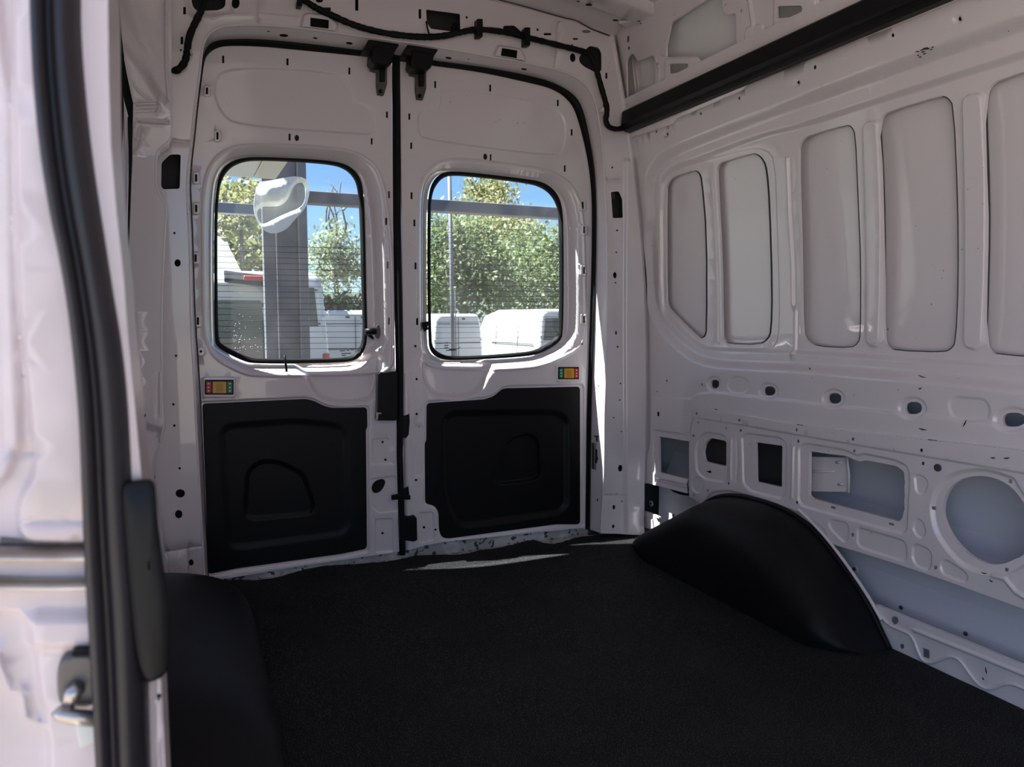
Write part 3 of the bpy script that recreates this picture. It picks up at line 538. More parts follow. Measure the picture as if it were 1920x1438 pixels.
# floor ----------------------------------------------------------------------------------------
floor = tag(prism('floor', [(-.20, -.75, -.03), (1.93, -.75, -.03), (1.93, 2.735, -.03), (-.20, 2.735, -.03)], (0, 0, .026), M['sill']), kind='structure')
prism('sill_upstand', [(-.1, 2.716, -.02), (1.9, 2.716, -.02), (1.9, 2.735, -.02), (-.1, 2.735, -.02)], (0, 0, .085), M['sill'], floor, .004)
me_ = onZ([(300, 1112), (360, 1098), (440, 1091), (480, 1089), (520, 1082), (560, 1072), (600, 1066), (650, 1062), (700, 1056), (740, 1053), (780, 1046), (830, 1043), (866, 1040), (900, 1031), (940, 1029), (965, 1024), (1000, 1014), (1020, 1020), (1040, 1021), (1080, 1010), (1120, 1006), (1150, 1002), (1200, 998)], .002)[:, :2]
edge = resamp(me_, .012, False); edge[:, 1] += (np.random.rand(len(edge)) - .5) * .007
ol = np.vstack([[[-.16, -.70], [1.772, -.70], [1.772, edge[-1, 1]]], edge[::-1], [[-.16, edge[0, 1]]]])
def matmap(u, v, h): return (u, v, .003 + .0016 * np.sin(u * 9 + v * 3) * np.clip((v - 1.2), 0, 1) + .004 * np.clip((v - 2.52) / .15, 0, 1) ** 2 * (1 + np.sin(u * 17)) + h)
fm = tag(sheet('floor_mat', ol, [], [], matmap, M['mat'], step=.05, edge_rim=.003), 'black vinyl floor mat with ragged rear edge covering the cargo floor', 'floor mat')

# wheel arches -----------------------------------------------------------------------------------
def arch(name, XA, XC, wallc, yc0, yc1, label, sgn):
    A = resamp(cha(wallc, 2, False), .01, False); N = 60; A = A[np.linspace(0, len(A) - 1, N).astype(int)]; rows = []
    s = np.linspace(0, 1, N); C_y = yc0 + (yc1 - yc0) * s
    env = np.clip(np.minimum(s, 1 - s) / .10, 0, 1) ** .5
    for th in np.linspace(0, math.pi / 2, 18):
        fx, fz = math.sin(th) ** .62, math.cos(th) ** .5 if th < math.pi / 2 - 1e-6 else 0
        zt = A[:, 1] * (1 - .10 * fx)
        rows.append(np.stack([XA + (XC - XA) * fx * (.55 + .45 * env), A[:, 0] + (C_y - A[:, 0]) * (1 - fz), zt * fz + .001], 1))
    o = tag(loft(name, rows, M['arch']), label, 'wheel arch')
    return o
wc = [(2.54, 0), (2.384, .111), (2.235, .204), (2.154, .257), (2.08, .284), (1.992, .298), (1.88, .303), (1.78, .296), (1.688, .268), (1.607, .219), (1.484, .117), (1.397, 0)]
aR = arch('wheel_arch_cover', 1.778, 1.565, wc, 2.38, 1.42, 'black moulded wheel arch cover below the perforated right side wall', 1)
tube('arch_flange', [(1.768, y, z + .012) for y, z in cha([(1.75, .300), (1.688, .272), (1.607, .223), (1.484, .121), (1.43, .06)], 2, False)], .0055, M['paint'], wall_right, 6)
lip = tube('flange_lip', [(1.764, y, z + .002) for y, z in cha(wc, 2, False)], .008, M['arch'], aR, 8)
wcl = [(2.50, 0), (2.40, .12), (2.30, .20), (2.20, .232), (2.05, .245), (1.80, .245), (1.55, .235), (1.40, .19), (1.25, .08), (1.20, 0)]
aL = arch('wheel_arch_cover', -.20, .163, wcl, 2.36, 1.25, 'black moulded wheel arch cover beside the left door seal', -1)

# black rail along the top of the side wall -------------------------------------------------------
zt, zb = 1.727, 1.650
prof = [(.0, zt + .004), (.034, zt), (.040, zt - .006), (.044, zb + .024), (.040, zb + .016), (.036, zb + .012), (.034, zb + .002), (.022, zb - .003), (.0, zb - .004)]
ys = np.linspace(2.585, y0, 40); rows = []
for d, z in prof: rows.append(np.stack([np.full(40, float(XR(1.69)) - d), ys, np.full(40, z)], 1))
o = loft('rail', rows, M['black'], smooth=False)
V = [tuple(r[0]) for r in rows]; o2 = mk('rail_end_cap', V, [tuple(range(len(V)))], M['black'])
rail = tag(empty('roof_side_rail', (1.66, 2.585, 1.65)), 'long black plastic rail running along the top of the right wall', 'rail')
for c in (o, o2): c.parent = rail; c.matrix_parent_inverse = Matrix.Translation((-1.66, -2.585, -1.65))

# ================================================================== rear doors
def slots(L, hol, ft, ring=True):
    for cx, cy, w, h in L:
        hol.append(rear(rc(cx, cy, w, h, .8), YD))
        if ring: ft.append(Em(rear(fil([(cx - w * 1.4, cy - h * .8), (cx + w * 1.6, cy - h * .8), (cx + w * 1.6, cy + h * .8), (cx - w * 1.4, cy + h * .8)], 3), YD), .003, .006))
def door(name, outl, wseal, wsealin, wridge, pocket, trim, trim_f, upper, slot_l, slot_p, dots, extra_f, wires, inner_edge):
    hol, ft = [rear(cha(wseal, 2), YD + .03), rear(fil(trim, 7), YD)], []
    c = np.mean(wseal, 0); so_ = cha(wseal, 2); so_ = resamp(so_, 1); rd = resamp(cha(wridge, 2), 1)
    near = rd[[int(((rd - p) ** 2).sum(1).argmin()) for p in so_[::5]]]; midc = so_[::5] * .45 + near * .55
    ft.append(Em(rear(midc, YD), -.034, .042)); ft.append(Em(rear(c + (cha(wseal, 2) - c) * np.array([1.03, 1.025]), YD), -.010, .010))
    ft.append(Ln(rear(np.vstack([cha(wridge, 2), cha(wridge, 2)[:2]]), YD), .005, .011))
    ft.append(Em(rear(cha(pocket, 2), YD), -.030, .030))
    ft.append(Em(rear(cha(upper, 2), YD), -.004, .010))
    slots(slot_l, hol, ft); slots(slot_p, hol, ft, False)
    for cx, cy, rx, ry in dots: hol.append(rear(el(cx, cy, rx, ry, 12), YD))
    for p, d, w in extra_f: ft.append(Em(rear(fil(p, 5), YD), d, w))
    ft.append(Em(rear(fil([(np.mean([p[0] for p in trim]) + (x - np.mean([p[0] for p in trim])) * 1.03, np.mean([p[1] for p in trim]) + (y - np.mean([p[1] for p in trim])) * 1.03) for x, y in trim], 8), YD), -.006, .010))
    ro = tag(empty(name, (float(onY([outl[0]], YD)[0, 0]), YD, 0.03)), kind='structure')
    inv = Matrix.Translation((-ro.location.x, -ro.location.y, -ro.location.z))
    def P(o): o.parent = ro; o.matrix_parent_inverse = inv; return o
    P(sheet('inner_panel', rear(outl, YD), hol, ft, rmap(YD), M['paint'], step=.035, rim=.005, edge_rim=.05))
    tr = rear(fil([(np.mean([p[0] for p in trim]) + (x - np.mean([p[0] for p in trim])) * 1.02, np.mean([p[1] for p in trim]) + (y - np.mean([p[1] for p in trim])) * 1.02) for x, y in trim], 7), YD)
    P(sheet('lower_trim_panel', tr, [], [Em(rear(fil(p, r), YD), d, w) for p, r, d, w in trim_f], rmap(YD + .010), M['black'], step=.035))
    so, si = resamp(cha(wseal, 2), 1), resamp(cha(wsealin, 2), 1)
    so, si = so[np.linspace(0, len(so) - 1, 140).astype(int)[:-1]], si[np.linspace(0, len(si) - 1, 140).astype(int)[:-1]]
    d2 = [int(((si - p) ** 2).sum(1).argmin()) for p in so]; si2 = si[d2]
    A, B = onY(so, YG - .010), onY(si2, YG - .004)
    P(loft('window_seal', [A, A + (B - A) * .3 + [0, -.008, 0], A + (B - A) * .75 + [0, -.007, 0], B, B + [0, .01, 0]], M['blackmatt'], closed=True))
    gl = onY(so, YG); n = len(gl); P(mk('window_glass', gl, [tuple(range(n))], M['glass']))
    for x0, x1, ya, yb in wires: P(tube('defroster_wire', onY([(x0, ya), (x1, yb)], YG - .002), .00075, M['blackmatt'], None, 5))
    # outer skin of the door, open at the window
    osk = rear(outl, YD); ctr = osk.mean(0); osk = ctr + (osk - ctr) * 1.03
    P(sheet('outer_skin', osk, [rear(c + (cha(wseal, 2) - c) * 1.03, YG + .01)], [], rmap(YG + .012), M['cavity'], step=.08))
    return ro, P

d1_out = [(376, 1088), (372, 900), (366, 780), (358, 690), (350, 600), (348, 480), (346, 344), (350, 290), (360, 200), (368, 130), (376, 95), (400, 80), (450, 72), (570, 80), (690, 95), (733, 103), (735, 130), (737, 420), (741, 700), (746, 900), (750, 1034), (690, 1043), (560, 1062), (430, 1084)]
d1_seal = [(402, 640), (401, 420), (405, 350), (413, 322), (428, 305), (450, 296.5), (480, 294), (560, 297), (620, 301), (650, 308), (669, 322), (680, 345), (684, 400), (687, 560), (689, 635), (684, 657), (672, 673), (650, 681), (480, 682), (460, 678), (425, 662), (407, 650)]
d1_in = [(409, 638), (407, 420), (411, 354), (419, 330), (433, 313), (455, 303), (480, 300), (560, 303), (620, 308), (645, 315), (661, 328), (671, 348), (675, 400), (679, 560), (681, 628), (677, 648), (667, 663), (648, 672), (482, 673), (464, 669), (432, 655), (416, 645)]
d1_ridge = [(383, 600), (381, 420), (383, 360), (392, 318), (408, 294), (432, 279), (470, 273), (560, 275), (640, 281), (675, 290), (702, 310), (717, 340), (727, 400), (734, 480), (736, 560), (737, 640), (736, 690), (700, 702), (480, 704), (450, 696), (405, 672), (388, 640)]
d1_pocket = [(560, 680), (565, 694), (578, 708), (590, 734), (610, 750), (650, 757), (688, 752), (706, 738), (713, 705), (716, 660), (690, 670), (640, 680)]
d1_trim = [(379, 757), (574.7, 748), (590, 752), (605, 760), (621, 765), (689, 764), (690, 801), (687, 807), (689, 1030), (640, 1040), (446, 1067), (391, 1078)]
d1_tf = [([(415, 800), (560, 790), (650, 800), (655, 1000), (430, 1030)], 25, -.005, .03), ([(460, 960), (465, 885), (490, 866), (525, 868), (570, 890), (590, 950), (585, 965), (470, 975)], 14, -.008, .02)]
d1_up = [(401, 175), (405, 145), (425, 130), (508, 127), (640.5, 137.7), (655.5, 155), (660, 190), (700, 200), (700.6, 250), (683, 251.6), (445, 235), (415, 213)]
d1_sl = [(388, 171, 4, 13), (407.6, 255, 4, 14), (367.6, 334, 4.4, 14), (367.7, 391, 4.4, 14), (366.7, 484, 4.4, 14), (371, 602, 4.4, 14)]
d1_sp = [(418.4, 111.4, 4, 14), (539, 116, 4, 13), (655, 133, 3.6, 13), (543, 257, 4, 13), (697, 265, 3.4, 12), (725.6, 215, 3.6, 12), (729.5, 365, 3.6, 13), (724, 415, 3.6, 13), (727, 497, 3.6, 13), (729.5, 602, 3.6, 13)]
d1_dots = [(556.6, 258.6, 4.4, 6), (376.7, 659, 2.6, 2.6), (736, 650, 2.2, 2.2), (717.7, 829, 2.2, 2.2), (723, 862, 2.2, 2.2), (717.7, 1000, 2.2, 2.2)]
d1_x = [([(698, 823), (731, 822), (730, 870), (698, 871)], -.003, .006), ([(704, 973), (736, 972), (737, 1034), (704, 1036)], -.004, .008), ([(694, 898), (742, 892), (745, 958), (710, 962), (696, 950)], -.004, .008), ([(380, 707), (441, 707), (441, 745), (380, 745)], .003, .006), (el(376.7, 659, 9, 9, 16), .003, .005)]
d1_w = [(406, 676 + k * .35, 462 + k * 11.2, 467 + k * 10.6) for k in range(19)]
d1_w = [(408 + max(0, k - 16) * 10, 676, 459 + k * 10.9, 466 + k * 10.4) for k in range(19)]
D1, PD1 = door('door_1', d1_out, d1_seal, d1_in, d1_ridge, d1_pocket, d1_trim, d1_tf, d1_up, d1_sl, d1_sp, d1_dots, d1_x, d1_w, None)

d2_out = [(770, 1030), (763, 900), (757, 700), (754, 480), (752, 300), (750, 112), (790, 116), (815, 118), (910, 130), (985, 146), (1035, 156), (1063, 170), (1083, 190), (1095, 223), (1108, 290), (1120, 370), (1122, 500), (1120, 600), (1117, 700), (1113, 840), (1110, 994), (1090, 990), (840, 1015), (800, 1022)]
d2_seal = [(802, 640), (801, 400), (804, 360), (811, 340), (825, 325), (845, 320.5), (900, 325), (1000, 337), (1022, 343), (1041, 357), (1053, 380), (1057, 420), (1057, 627), (1049, 641), (1035, 651), (1010, 664), (990, 668), (900, 674), (840, 676), (822, 672), (807, 661)]
d2_in = [(808, 640), (807, 400), (810, 365), (817, 348), (830, 333), (848, 328), (900, 332), (995, 344), (1016, 351), (1033, 363), (1046, 384), (1050, 420), (1050, 620), (1043, 633), (1030, 643), (1006, 656), (988, 660), (900, 667), (842, 668), (828, 664), (814, 655)]
d2_ridge = [(786, 640), (785, 400), (788, 355), (796, 330), (815, 308), (845, 299), (905, 303), (1010, 317), (1040, 326), (1068, 343), (1086, 375), (1094, 420), (1097, 560), (1096, 630), (1086, 652), (1060, 668), (1022, 684), (990, 690), (900, 694), (830, 690), (805, 684), (792, 668)]
d2_pocket = [(793, 660), (794, 690), (798, 718), (810, 737), (836, 745), (884, 743), (904, 726), (913, 704), (928, 688), (900, 676), (840, 680), (810, 674)]
d2_trim = [(800.5, 756), (909, 749), (927, 743), (941.6, 730), (950, 728), (1089, 725), (1089.7, 984), (1044, 984), (841, 1011), (829, 1008), (824, 996), (823, 961), (816, 949), (798, 945), (797, 832), (800, 826)]
d2_tf = [([(835, 776), (1045, 774), (1066, 786), (1067, 960), (860, 990), (838, 930)], 26, -.014, .03), ([(930, 906), (946, 850), (966, 824), (997, 815), (1014, 826), (1018, 896), (1003, 903), (945, 910)], 10, -.018, .014)]
d2_up = [(784, 215), (792.5, 208), (820, 208), (826, 198), (827.6, 175), (837.6, 166.5), (985, 185), (1035, 200), (1055, 215), (1062, 238), (1058, 280), (1043, 294), (797.5, 261.6), (785, 250)]
d2_sl = [(1092, 385, 4, 13), (1094, 431, 4, 13), (1094, 507, 4, 13), (1094, 599, 4, 13)]
d2_sp = [(816, 158.5, 3.6, 13), (919, 165, 3.6, 13), (1046, 193, 3.6, 12), (1072, 248, 3.6, 12), (1059, 316, 3.6, 12), (767.5, 218.6, 3.6, 12), (771, 273, 3.6, 12), (771.7, 367, 3.6, 13), (777, 418, 3.6, 13), (779, 498.6, 3.6, 13), (782, 603, 3.6, 13), (920, 295, 3, 12)]
d2_dots = [(910, 293.7, 4, 6), (1091, 645, 2.4, 2.4), (779, 649, 2.2, 2.4), (781, 710.6, 2.2, 2.4), (781, 776, 2.4, 2.4), (780, 900, 2.4, 2.4), (795.5, 989, 2.4, 2.4), (816.5, 993, 2.2, 2.2)]
d2_x = [([(779, 798), (793, 797), (794, 892), (779, 893)], -.003, .006), ([(784, 962), (812, 960), (814, 1012), (786, 1018)], -.004, .008), ([(1044, 684), (1090, 683), (1090, 716), (1044, 717)], .003, .006), ([(800, 757 - 6), (775, 790), (772, 700), (790, 700)], .002, .02)]
d2_w = [(806, 1050 - max(0, k - 20) * 7, 424 + k * 10.0, 434 + k * 9.4) for k in range(24)]
D2, PD2 = door('door_2', d2_out, d2_seal, d2_in, d2_ridge, d2_pocket, d2_trim, d2_tf, d2_up, d2_sl, d2_sp, d2_dots, d2_x, d2_w, None)

# lock switches
def lock_switch(P, q, cols, root):
    (x0, y0_), (x1, y1_) = q; w = x1 - x0; Y = YD - .006
    def R(a, b, c=0.0, d=1.0): return onY([(x0 + w * a, y0_ + (y1_ - y0_) * c), (x0 + w * b, y0_ + (y1_ - y0_) * c), (x0 + w * b, y0_ + (y1_ - y0_) * d), (x0 + w * a, y0_ + (y1_ - y0_) * d)], Y)
    fr = P(prism('lock_switch', R(0, 1), (0, .008, 0), M['black'], None, .002)); inv = fr.matrix_parent_inverse.copy()
    def S(o): o.parent = fr; o.matrix_parent_inverse = Matrix.Identity(4); return o
    k0, k1 = cols
    S(prism('marking', R(.05, .23, .12, .88) + [0, -.001, 0], (0, .001, 0), M[k0])); S(prism('marking', R(.78, .95, .12, .88) + [0, -.001, 0], (0, .001, 0), M[k1]))
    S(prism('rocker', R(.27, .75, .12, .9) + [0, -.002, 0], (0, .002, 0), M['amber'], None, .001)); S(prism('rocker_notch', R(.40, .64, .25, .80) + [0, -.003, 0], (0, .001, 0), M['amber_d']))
    for a in (.10, .84):
        for c in (.22, .47, .70): S(prism('printed_mark', R(a, a + .06, c, c + .08) + [0, -.0014, 0], (0, .0004, 0), M['white']))
    return fr
lock_switch(PD1, ((384, 712), (438, 740)), ('red', 'green'), D1); lock_switch(PD2, ((1047, 688), (1086, 711)), ('green', 'red'), D2)
# upper catches
def catch(P, dx, dy):
    def q(L): return [(x + dx, y + dy) for x, y in L]
    formed_shape = P(prism('catch_hood', onY(q([(681, 94), (692, 73), (700, 74), (748, 82), (748, 85), (741, 96), (738, 102)]), YD - .075), (0, .06, 0), M['black'], None, .003))
    P(prism('catch_cover', onY(q([(699, 84), (741, 92), (738, 110), (735, 119), (728, 122), (700, 119), (696, 112)]), YD - .080), (0, .07, 0), M['black'], None, .006, 3))
    P(prism('catch_plate', onY(q([(694.5, 119), (726, 122), (726, 158), (720, 178.5), (708.5, 177), (706, 160), (706, 135), (694.5, 132)]), YD - .016), (0, .016, 0), M['gray'], None, .002))
    P(prism('catch_lever', onY(q([(712, 120), (723, 121), (722, 152), (713, 152)]), YD - .026), (0, .012, 0), M['black'], None, .002))
    P(prism('catch_bolt', onY(q(list(el(713.5, 171, 4, 4.2, 12))), YD - .019), (0, .005, 0), M['blackmatt'], None)); P(prism('catch_pin', onY(q([(704, 123.5), (709, 124), (709, 130), (704, 129)]), YD - .018), (0, .004, 0), M['blackmatt']))
catch(PD1, 0, 0); catch(PD2, 73.5, 8.5)
# lock box, window latch, stay rod
PD1(prism('lock_cover', onY([(709, 702), (712, 698), (744, 697), (745.5, 700), (745, 786), (742, 789), (708, 788.5), (706, 785), (707, 772), (708, 720)], YD - .030), (0, .03, 0), M['black'], None, .004))
PD1(prism('lock_lever', onY([(706, 774), (716, 774), (716, 776), (710, 777), (709, 787), (706, 787)], YD - .033), (0, .004, 0), M['chrome'], None, .001))
a = onY([(685, 622), (705, 621)], YD + .005); PD1(tube('window_latch_knob', a, .012, M['black'], None, 12)); PD1(prism('window_latch_base', onY(list(el(709, 622, 4.5, 13, 16)), YD + .002), (0, .01, 0), M['gray'], None, .001))
PD1(prism('window_latch_hook', onY([(685, 620), (690, 630), (701, 638), (701, 632), (694, 626)], YD + .01), (0, .006, 0), M['black'], None, .001))
PD2(tube('window_latch_knob', onY([(792, 609), (803, 607)], YD + .01), .010, M['black'], None, 10)); PD2(prism('window_latch_hook', onY([(792, 612), (802, 608), (803, 618), (795, 622)], YD + .014), (0, .006, 0), M['black'], None, .001))
PD1(tube('stay_rod', onY([(533.5, 666), (535.5, 680), (537.5, 697)], YD - .004), [.0035, .0042, .0042], M['black'], None, 8))
# printed glass marks
for P_, L in ((PD1, [(637, 657, 10), (650, 656, 5), (658, 655, 5), (640, 662, 18), (641, 665.5, 8)]), (PD2, [(834, 642, 6), (833, 647, 8), (832, 651.5, 9), (842, 654, 12), (856, 653, 4), (836, 656, 20), (860, 651, 3)])):
    for x, y, w in L: P_(prism('printed_mark', onY([(x, y), (x + w, y - .3), (x + w, y + 1.5), (x, y + 1.8)], YG - .0015), (0, .0005, 0), M['gray']))
# kidney hole, hinge pieces on the meeting edge
PD1(prism('access_hole', onY(cha([(696, 917), (700, 905), (710, 899), (720, 898), (723, 904), (719, 914), (713, 922), (702, 926)], 2), YD + .001), (0, .004, 0), M['blackmatt']))
PD2(prism('check_strap', onY([(735, 929), (746, 927), (770, 929), (770, 937), (746, 937), (735, 938)], YD - .02), (0, .012, 0), M['black'], None, .002)); PD2(prism('check_hook', onY([(754, 918), (766, 912), (768, 930), (756, 934)], YD - .012), (0, .012, 0), M['black'], None, .002))
PD2(prism('lower_catch', onY([(749, 970), (778, 967), (782, 972), (783, 1013), (776, 1016), (750, 1012)], YD - .02), (0, .03, 0), M['black'], None, .004))
PD2(prism('edge_guide', onY([(755, 782), (768, 775), (769, 790), (767, 815), (762, 822), (753, 820)], YD - .012), (0, .02, 0), M['black'], None, .004))
# seal between the doors
cs = onY([(744, 106), (745, 200), (746, 420), (749, 600), (751, 700), (750, 850), (753, 960), (755, 1040)], YD - .004)
rows = []
for dx, dy in [(-.013, .02), (-.012, -.002), (-.006, -.010), (.004, -.012), (.010, -.004), (.012, .02)]: rows.append(cs + [dx, dy, 0])
PD2(loft('meeting_seal', rows, M['blackmatt']))
cs2 = onY([(760, 700), (761, 760), (763, 850), (766, 1030)], YD - .002); PD2(loft('edge_return', [cs2 + [-.010, .02, 0], cs2 + [-.008, -.004, 0], cs2 + [.006, -.008, 0], cs2 + [.016, .0, 0]], M['paint']))

# ================================================================== wiring
hr = tag(empty('wiring_harness', tuple(onY([(740, 66)], YF)[0])), 'black taped wiring harness clipped along the header above the rear doors', 'wiring')
inv = Matrix.Translation(-hr.location)
def PH(o): o.parent = hr; o.matrix_parent_inverse = inv; return o
L1 = cha([(329, 132), (338, 128), (347, 117), (351, 98), (353, 75), (360, 55), (370, 35), (380, 15), (386, -5)], 2, False)
PH(tube('cable_run', onY(resamp(L1, 4, False), YF - .018), .0105, M['blackmatt'], None, 9, .25))
PH(prism('grommet', onY(el(331, 131, 10, 6.5, 14), YF - .012), (0, .011, 0), M['blackmatt'], None, .002))
L2 = cha([(556, -10), (590, 14), (620, 28), (660, 46), (700, 58), (745, 66), (795, 70), (832, 68), (862, 61), (890, 55), (915, 56), (945, 60), (970, 66), (1000, 73), (1040, 83), (1085, 94), (1108, 101), (1118, 128), (1128, 165), (1137, 195), (1139, 212), (1135, 224), (1140, 238), (1155, 243), (1168, 240)], 2, False)
PH(tube('cable_run', onY(resamp(L2, 5, False), YF - .020), .0105, M['blackmatt'], None, 9, .22))
PH(tube('cable_tail', onY([(799, 40), (802, 55), (806, 68)], YF - .012), .003, M['blackmatt'], None, 6)); PH(tube('cable_tail', onY([(852, 62), (850, 55), (854, 45)], YF - .008), .010, M['blackmatt'], None, 8))
PH(tube('tape_bulge', onY([(945, 54), (962, 56), (978, 66)], YF - .022), [.010, .015, .009], M['blackmatt'], None, 9))
for cx, cy, w, h in [(900, 52, 11, 34), (989, 68, 11, 34), (614, 18, 13, 9), (562, 5, 10, 12)]: PH(prism('cable_clip', onY(rc(cx, cy, w, h, 2), YF - .034), (0, .03, 0), M['black'], None, .003))
PH(prism('cable_clip', onY(rc(359, 96, 6, 8, 2), YF - .03), (0, .028, 0), M['canopy'], None, .002)); PH(prism('cable_clip', onY(rc(1131, 205, 5, 8, 2), YF - .03), (0, .028, 0), M['paint'], None, .002))

# ================================================================== left side
wall_left = tag(empty('wall_left', (-.2, 1.5, 0)), kind='structure')
invl = Matrix.Translation(-wall_left.location)
def PL(o): o.parent = wall_left; o.matrix_parent_inverse = invl; return o
YL = 2.50
lo_ = [(322, -80), (321, 130), (320, 255), (316, 266), (300, 276), (292, 290), (291, 345), (297, 362), (308, 382), (311, 392), (309, 430), (303, 540), (302, 650), (304, 770), (308, 797), (300, 830), (292, 870), (288, 905), (295, 960), (306, 1020), (318, 1092), (240, 1092), (240, 900), (244, 740), (238, 600), (239, 540), (241, 490), (245, 386), (248, 294), (249, 235), (250, 196), (240, 150), (233, 113), (228, 60), (215, -80)]
LF_ = [Ln(rear([(262, 229), (285, 230), (315, 231)], YL), .006, .005), Ln(rear([(262, 223), (284, 224), (314, 226)], YL), -.004, .004), Ln(rear(cha([(264, 229), (257, 227), (253, 234), (251, 250), (254, 263), (258, 258), (261, 240), (266, 236), (265, 262), (262, 272), (252, 284)], 2, False), YL), .005, .004),
       Ln(rear(cha([(238, -20), (258, 50), (285, 110), (305, 160), (312, 180)], 2, False), YL), .014, .035), Ln(rear(cha([(225, 60), (255, 100), (282, 140), (305, 178)], 2, False), YL), .012, .028),
       Ln(rear([(254, 196), (296, 195)], YL), .008, .008), Ln(rear([(254, 208), (292, 206)], YL), -.006, .008), Ln(rear(cha([(296, 193), (300, 200), (294, 212)], 2, False), YL), .006, .006),
       Ln(rear(cha([(233, 113), (243, 160), (250, 200)], 1, False), YL), .008, .006), Ln(rear(cha([(244, 152), (262, 175), (284, 190)], 2, False), YL), .004, .006),
       Ln(rear([(312, -60), (311, 60), (312, 130), (316, 190)], YL), .010, .008),
       Ln(rear([(253, 590), (255, 660), (258, 745)], YL), .008, .007), Ln(rear([(300, 700), (301, 760), (301, 775)], YL), .004, .006),
       Em(rear([(246, 790), (274, 800), (300, 806), (306, 830), (280, 905), (240, 1000)], YL), -.02, .03)]
PL(sheet('quarter_pillar', rear(lo_, YL), [], LF_, rmap(YL), M['paint'], step=.03, edge_rim=.10))
PL(tube('pillar_edge_roll', onY(cha(lo_[2:16], 2, False), YL + .003), .004, M['paint'], None, 8))
# side panel behind, window gap strips
PL(mk('side_panel', [(-.215, .62, -.02), (-.215, 2.70, -.02), (-.195, 2.70, 2.16), (-.195, .62, 2.16)], [(0, 1, 2, 3)], M['paint']))
PL(mk('outer_side_skin', [(-.30, .55, -.05), (-.30, 2.75, -.05), (-.28, 2.75, 2.17), (-.28, .55, 2.17)], [(0, 1, 2, 3)], M['paint_out']))
PL(mk('corner_closure', [(-.30, 2.66, -.05), (.10, 2.66, -.05), (.06, 2.66, 2.17), (-.30, 2.66, 2.17)], [(0, 1, 2, 3)], M['paint_out'])) if False else None
PL(prism('window_gap', onY([(222, 140), (227, 165), (232, 190), (231, 240), (227, 300), (224, 310), (222, 420), (217, 420), (216, 200)], 2.30), (0, .01, 0), M['blackmatt']))
PL(prism('window_gap', onY([(239, 218), (246, 232), (248, 262), (248, 300), (244, 380), (241, 480), (237, 548), (233, 548), (238, 460), (241, 380), (241, 280)], 2.34), (0, .01, 0), M['blackmatt']))
PL(prism('window_frame', onY([(222, 150), (240, 215), (241, 300), (238, 460), (232, 560), (220, 560), (214, 300)], 2.36), (0, .02, 0), M['paint'], None, .004))
PL(tube('window_frame_bead', onY([(229, 200), (230, 300), (228, 420), (226, 560)], 2.352), .006, M['paint'], None, 8))
PL(prism('pull_strap_end', onY([(250, 778), (272, 777), (274, 780), (270, 784.5), (250, 783)], YL - .03), (0, .02, 0), M['black'], None, .001))
PL(tube('pillar_fold', onY(cha([(252, 792), (262, 806), (272, 806), (273, 790)], 2, False), YL - .006), .004, M['paint'], None, 6))
# front pillar of the opening (near the lens)
YP = .50
po = [(-90, -60), (205, -60), (207, 150), (211, 280), (221, 400), (234, 520), (243, 640), (255, 760), (268, 900), (285, 1000), (298, 1150), (304, 1300), (304, 1500), (-90, 1500)]
pf = [Em(rear(cha([(31, -200), (33, 200), (37, 480), (47, 620), (56, 710), (63, 780), (70, 851), (68, 885), (45, 915), (38, 946), (39, 985), (48, 1008), (100, 1012), (500, 1012), (500, -200)], 2), YP), .012, .006),
      Ln(rear([(-20, -60), (14, 200), (18, 500), (30, 830), (5, 890), (-20, 910)], YP), .004, .006), Ln(rear([(28, 845), (48, 848), (68, 846)], YP), -.002, .004), Ln(rear([(42, 968), (160, 967)], YP), -.0016, .002),
      Em(rear([(52, 1150), (300, 1150), (300, 1210), (52, 1210)], YP), .006, .010), Em(rear(cha([(-80, 1150), (60, 1150), (66, 1240), (82, 1340), (92, 1400), (90, 1500), (-80, 1500)], 1), YP), -.006, .006),
      Ln(rear([(-10, 1235), (15, 1300), (40, 1300), (45, 1350), (80, 1365)], YP), .003, .004), Ln(rear([(296, 1200), (298, 1500)], YP), .004, .003)]
pu = rear(po, YP); n_ = len(pu); pu = np.vstack([[[-.225, 1.76]], [[pu[1, 0] - .005, 1.76]], pu[1:n_ - 2], [[pu[n_ - 2, 0] + .004, -.12]], [[-.225, -.12]]])
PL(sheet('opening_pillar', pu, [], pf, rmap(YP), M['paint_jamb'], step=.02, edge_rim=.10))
PL(prism('pillar_inner_fold', onY([(200, -60), (216, -60), (217, 150), (221, 300), (231, 420), (242, 540), (235, 540), (221, 400), (211, 280), (206, 150)], .62), (0, .02, 0), M['paint'], None, .002))
PL(box('opening_header', (-.235, -.10, 1.95), (.10, 1.26, .40), M['paint'], None, .01))
PL(mk('pillar_outer_face', [(-.20, .512, -.6), (-.20, .512, 2.2), (-.30, .56, 2.2), (-.30, .56, -.6)], [(0, 1, 2, 3)], M['paint_out']))
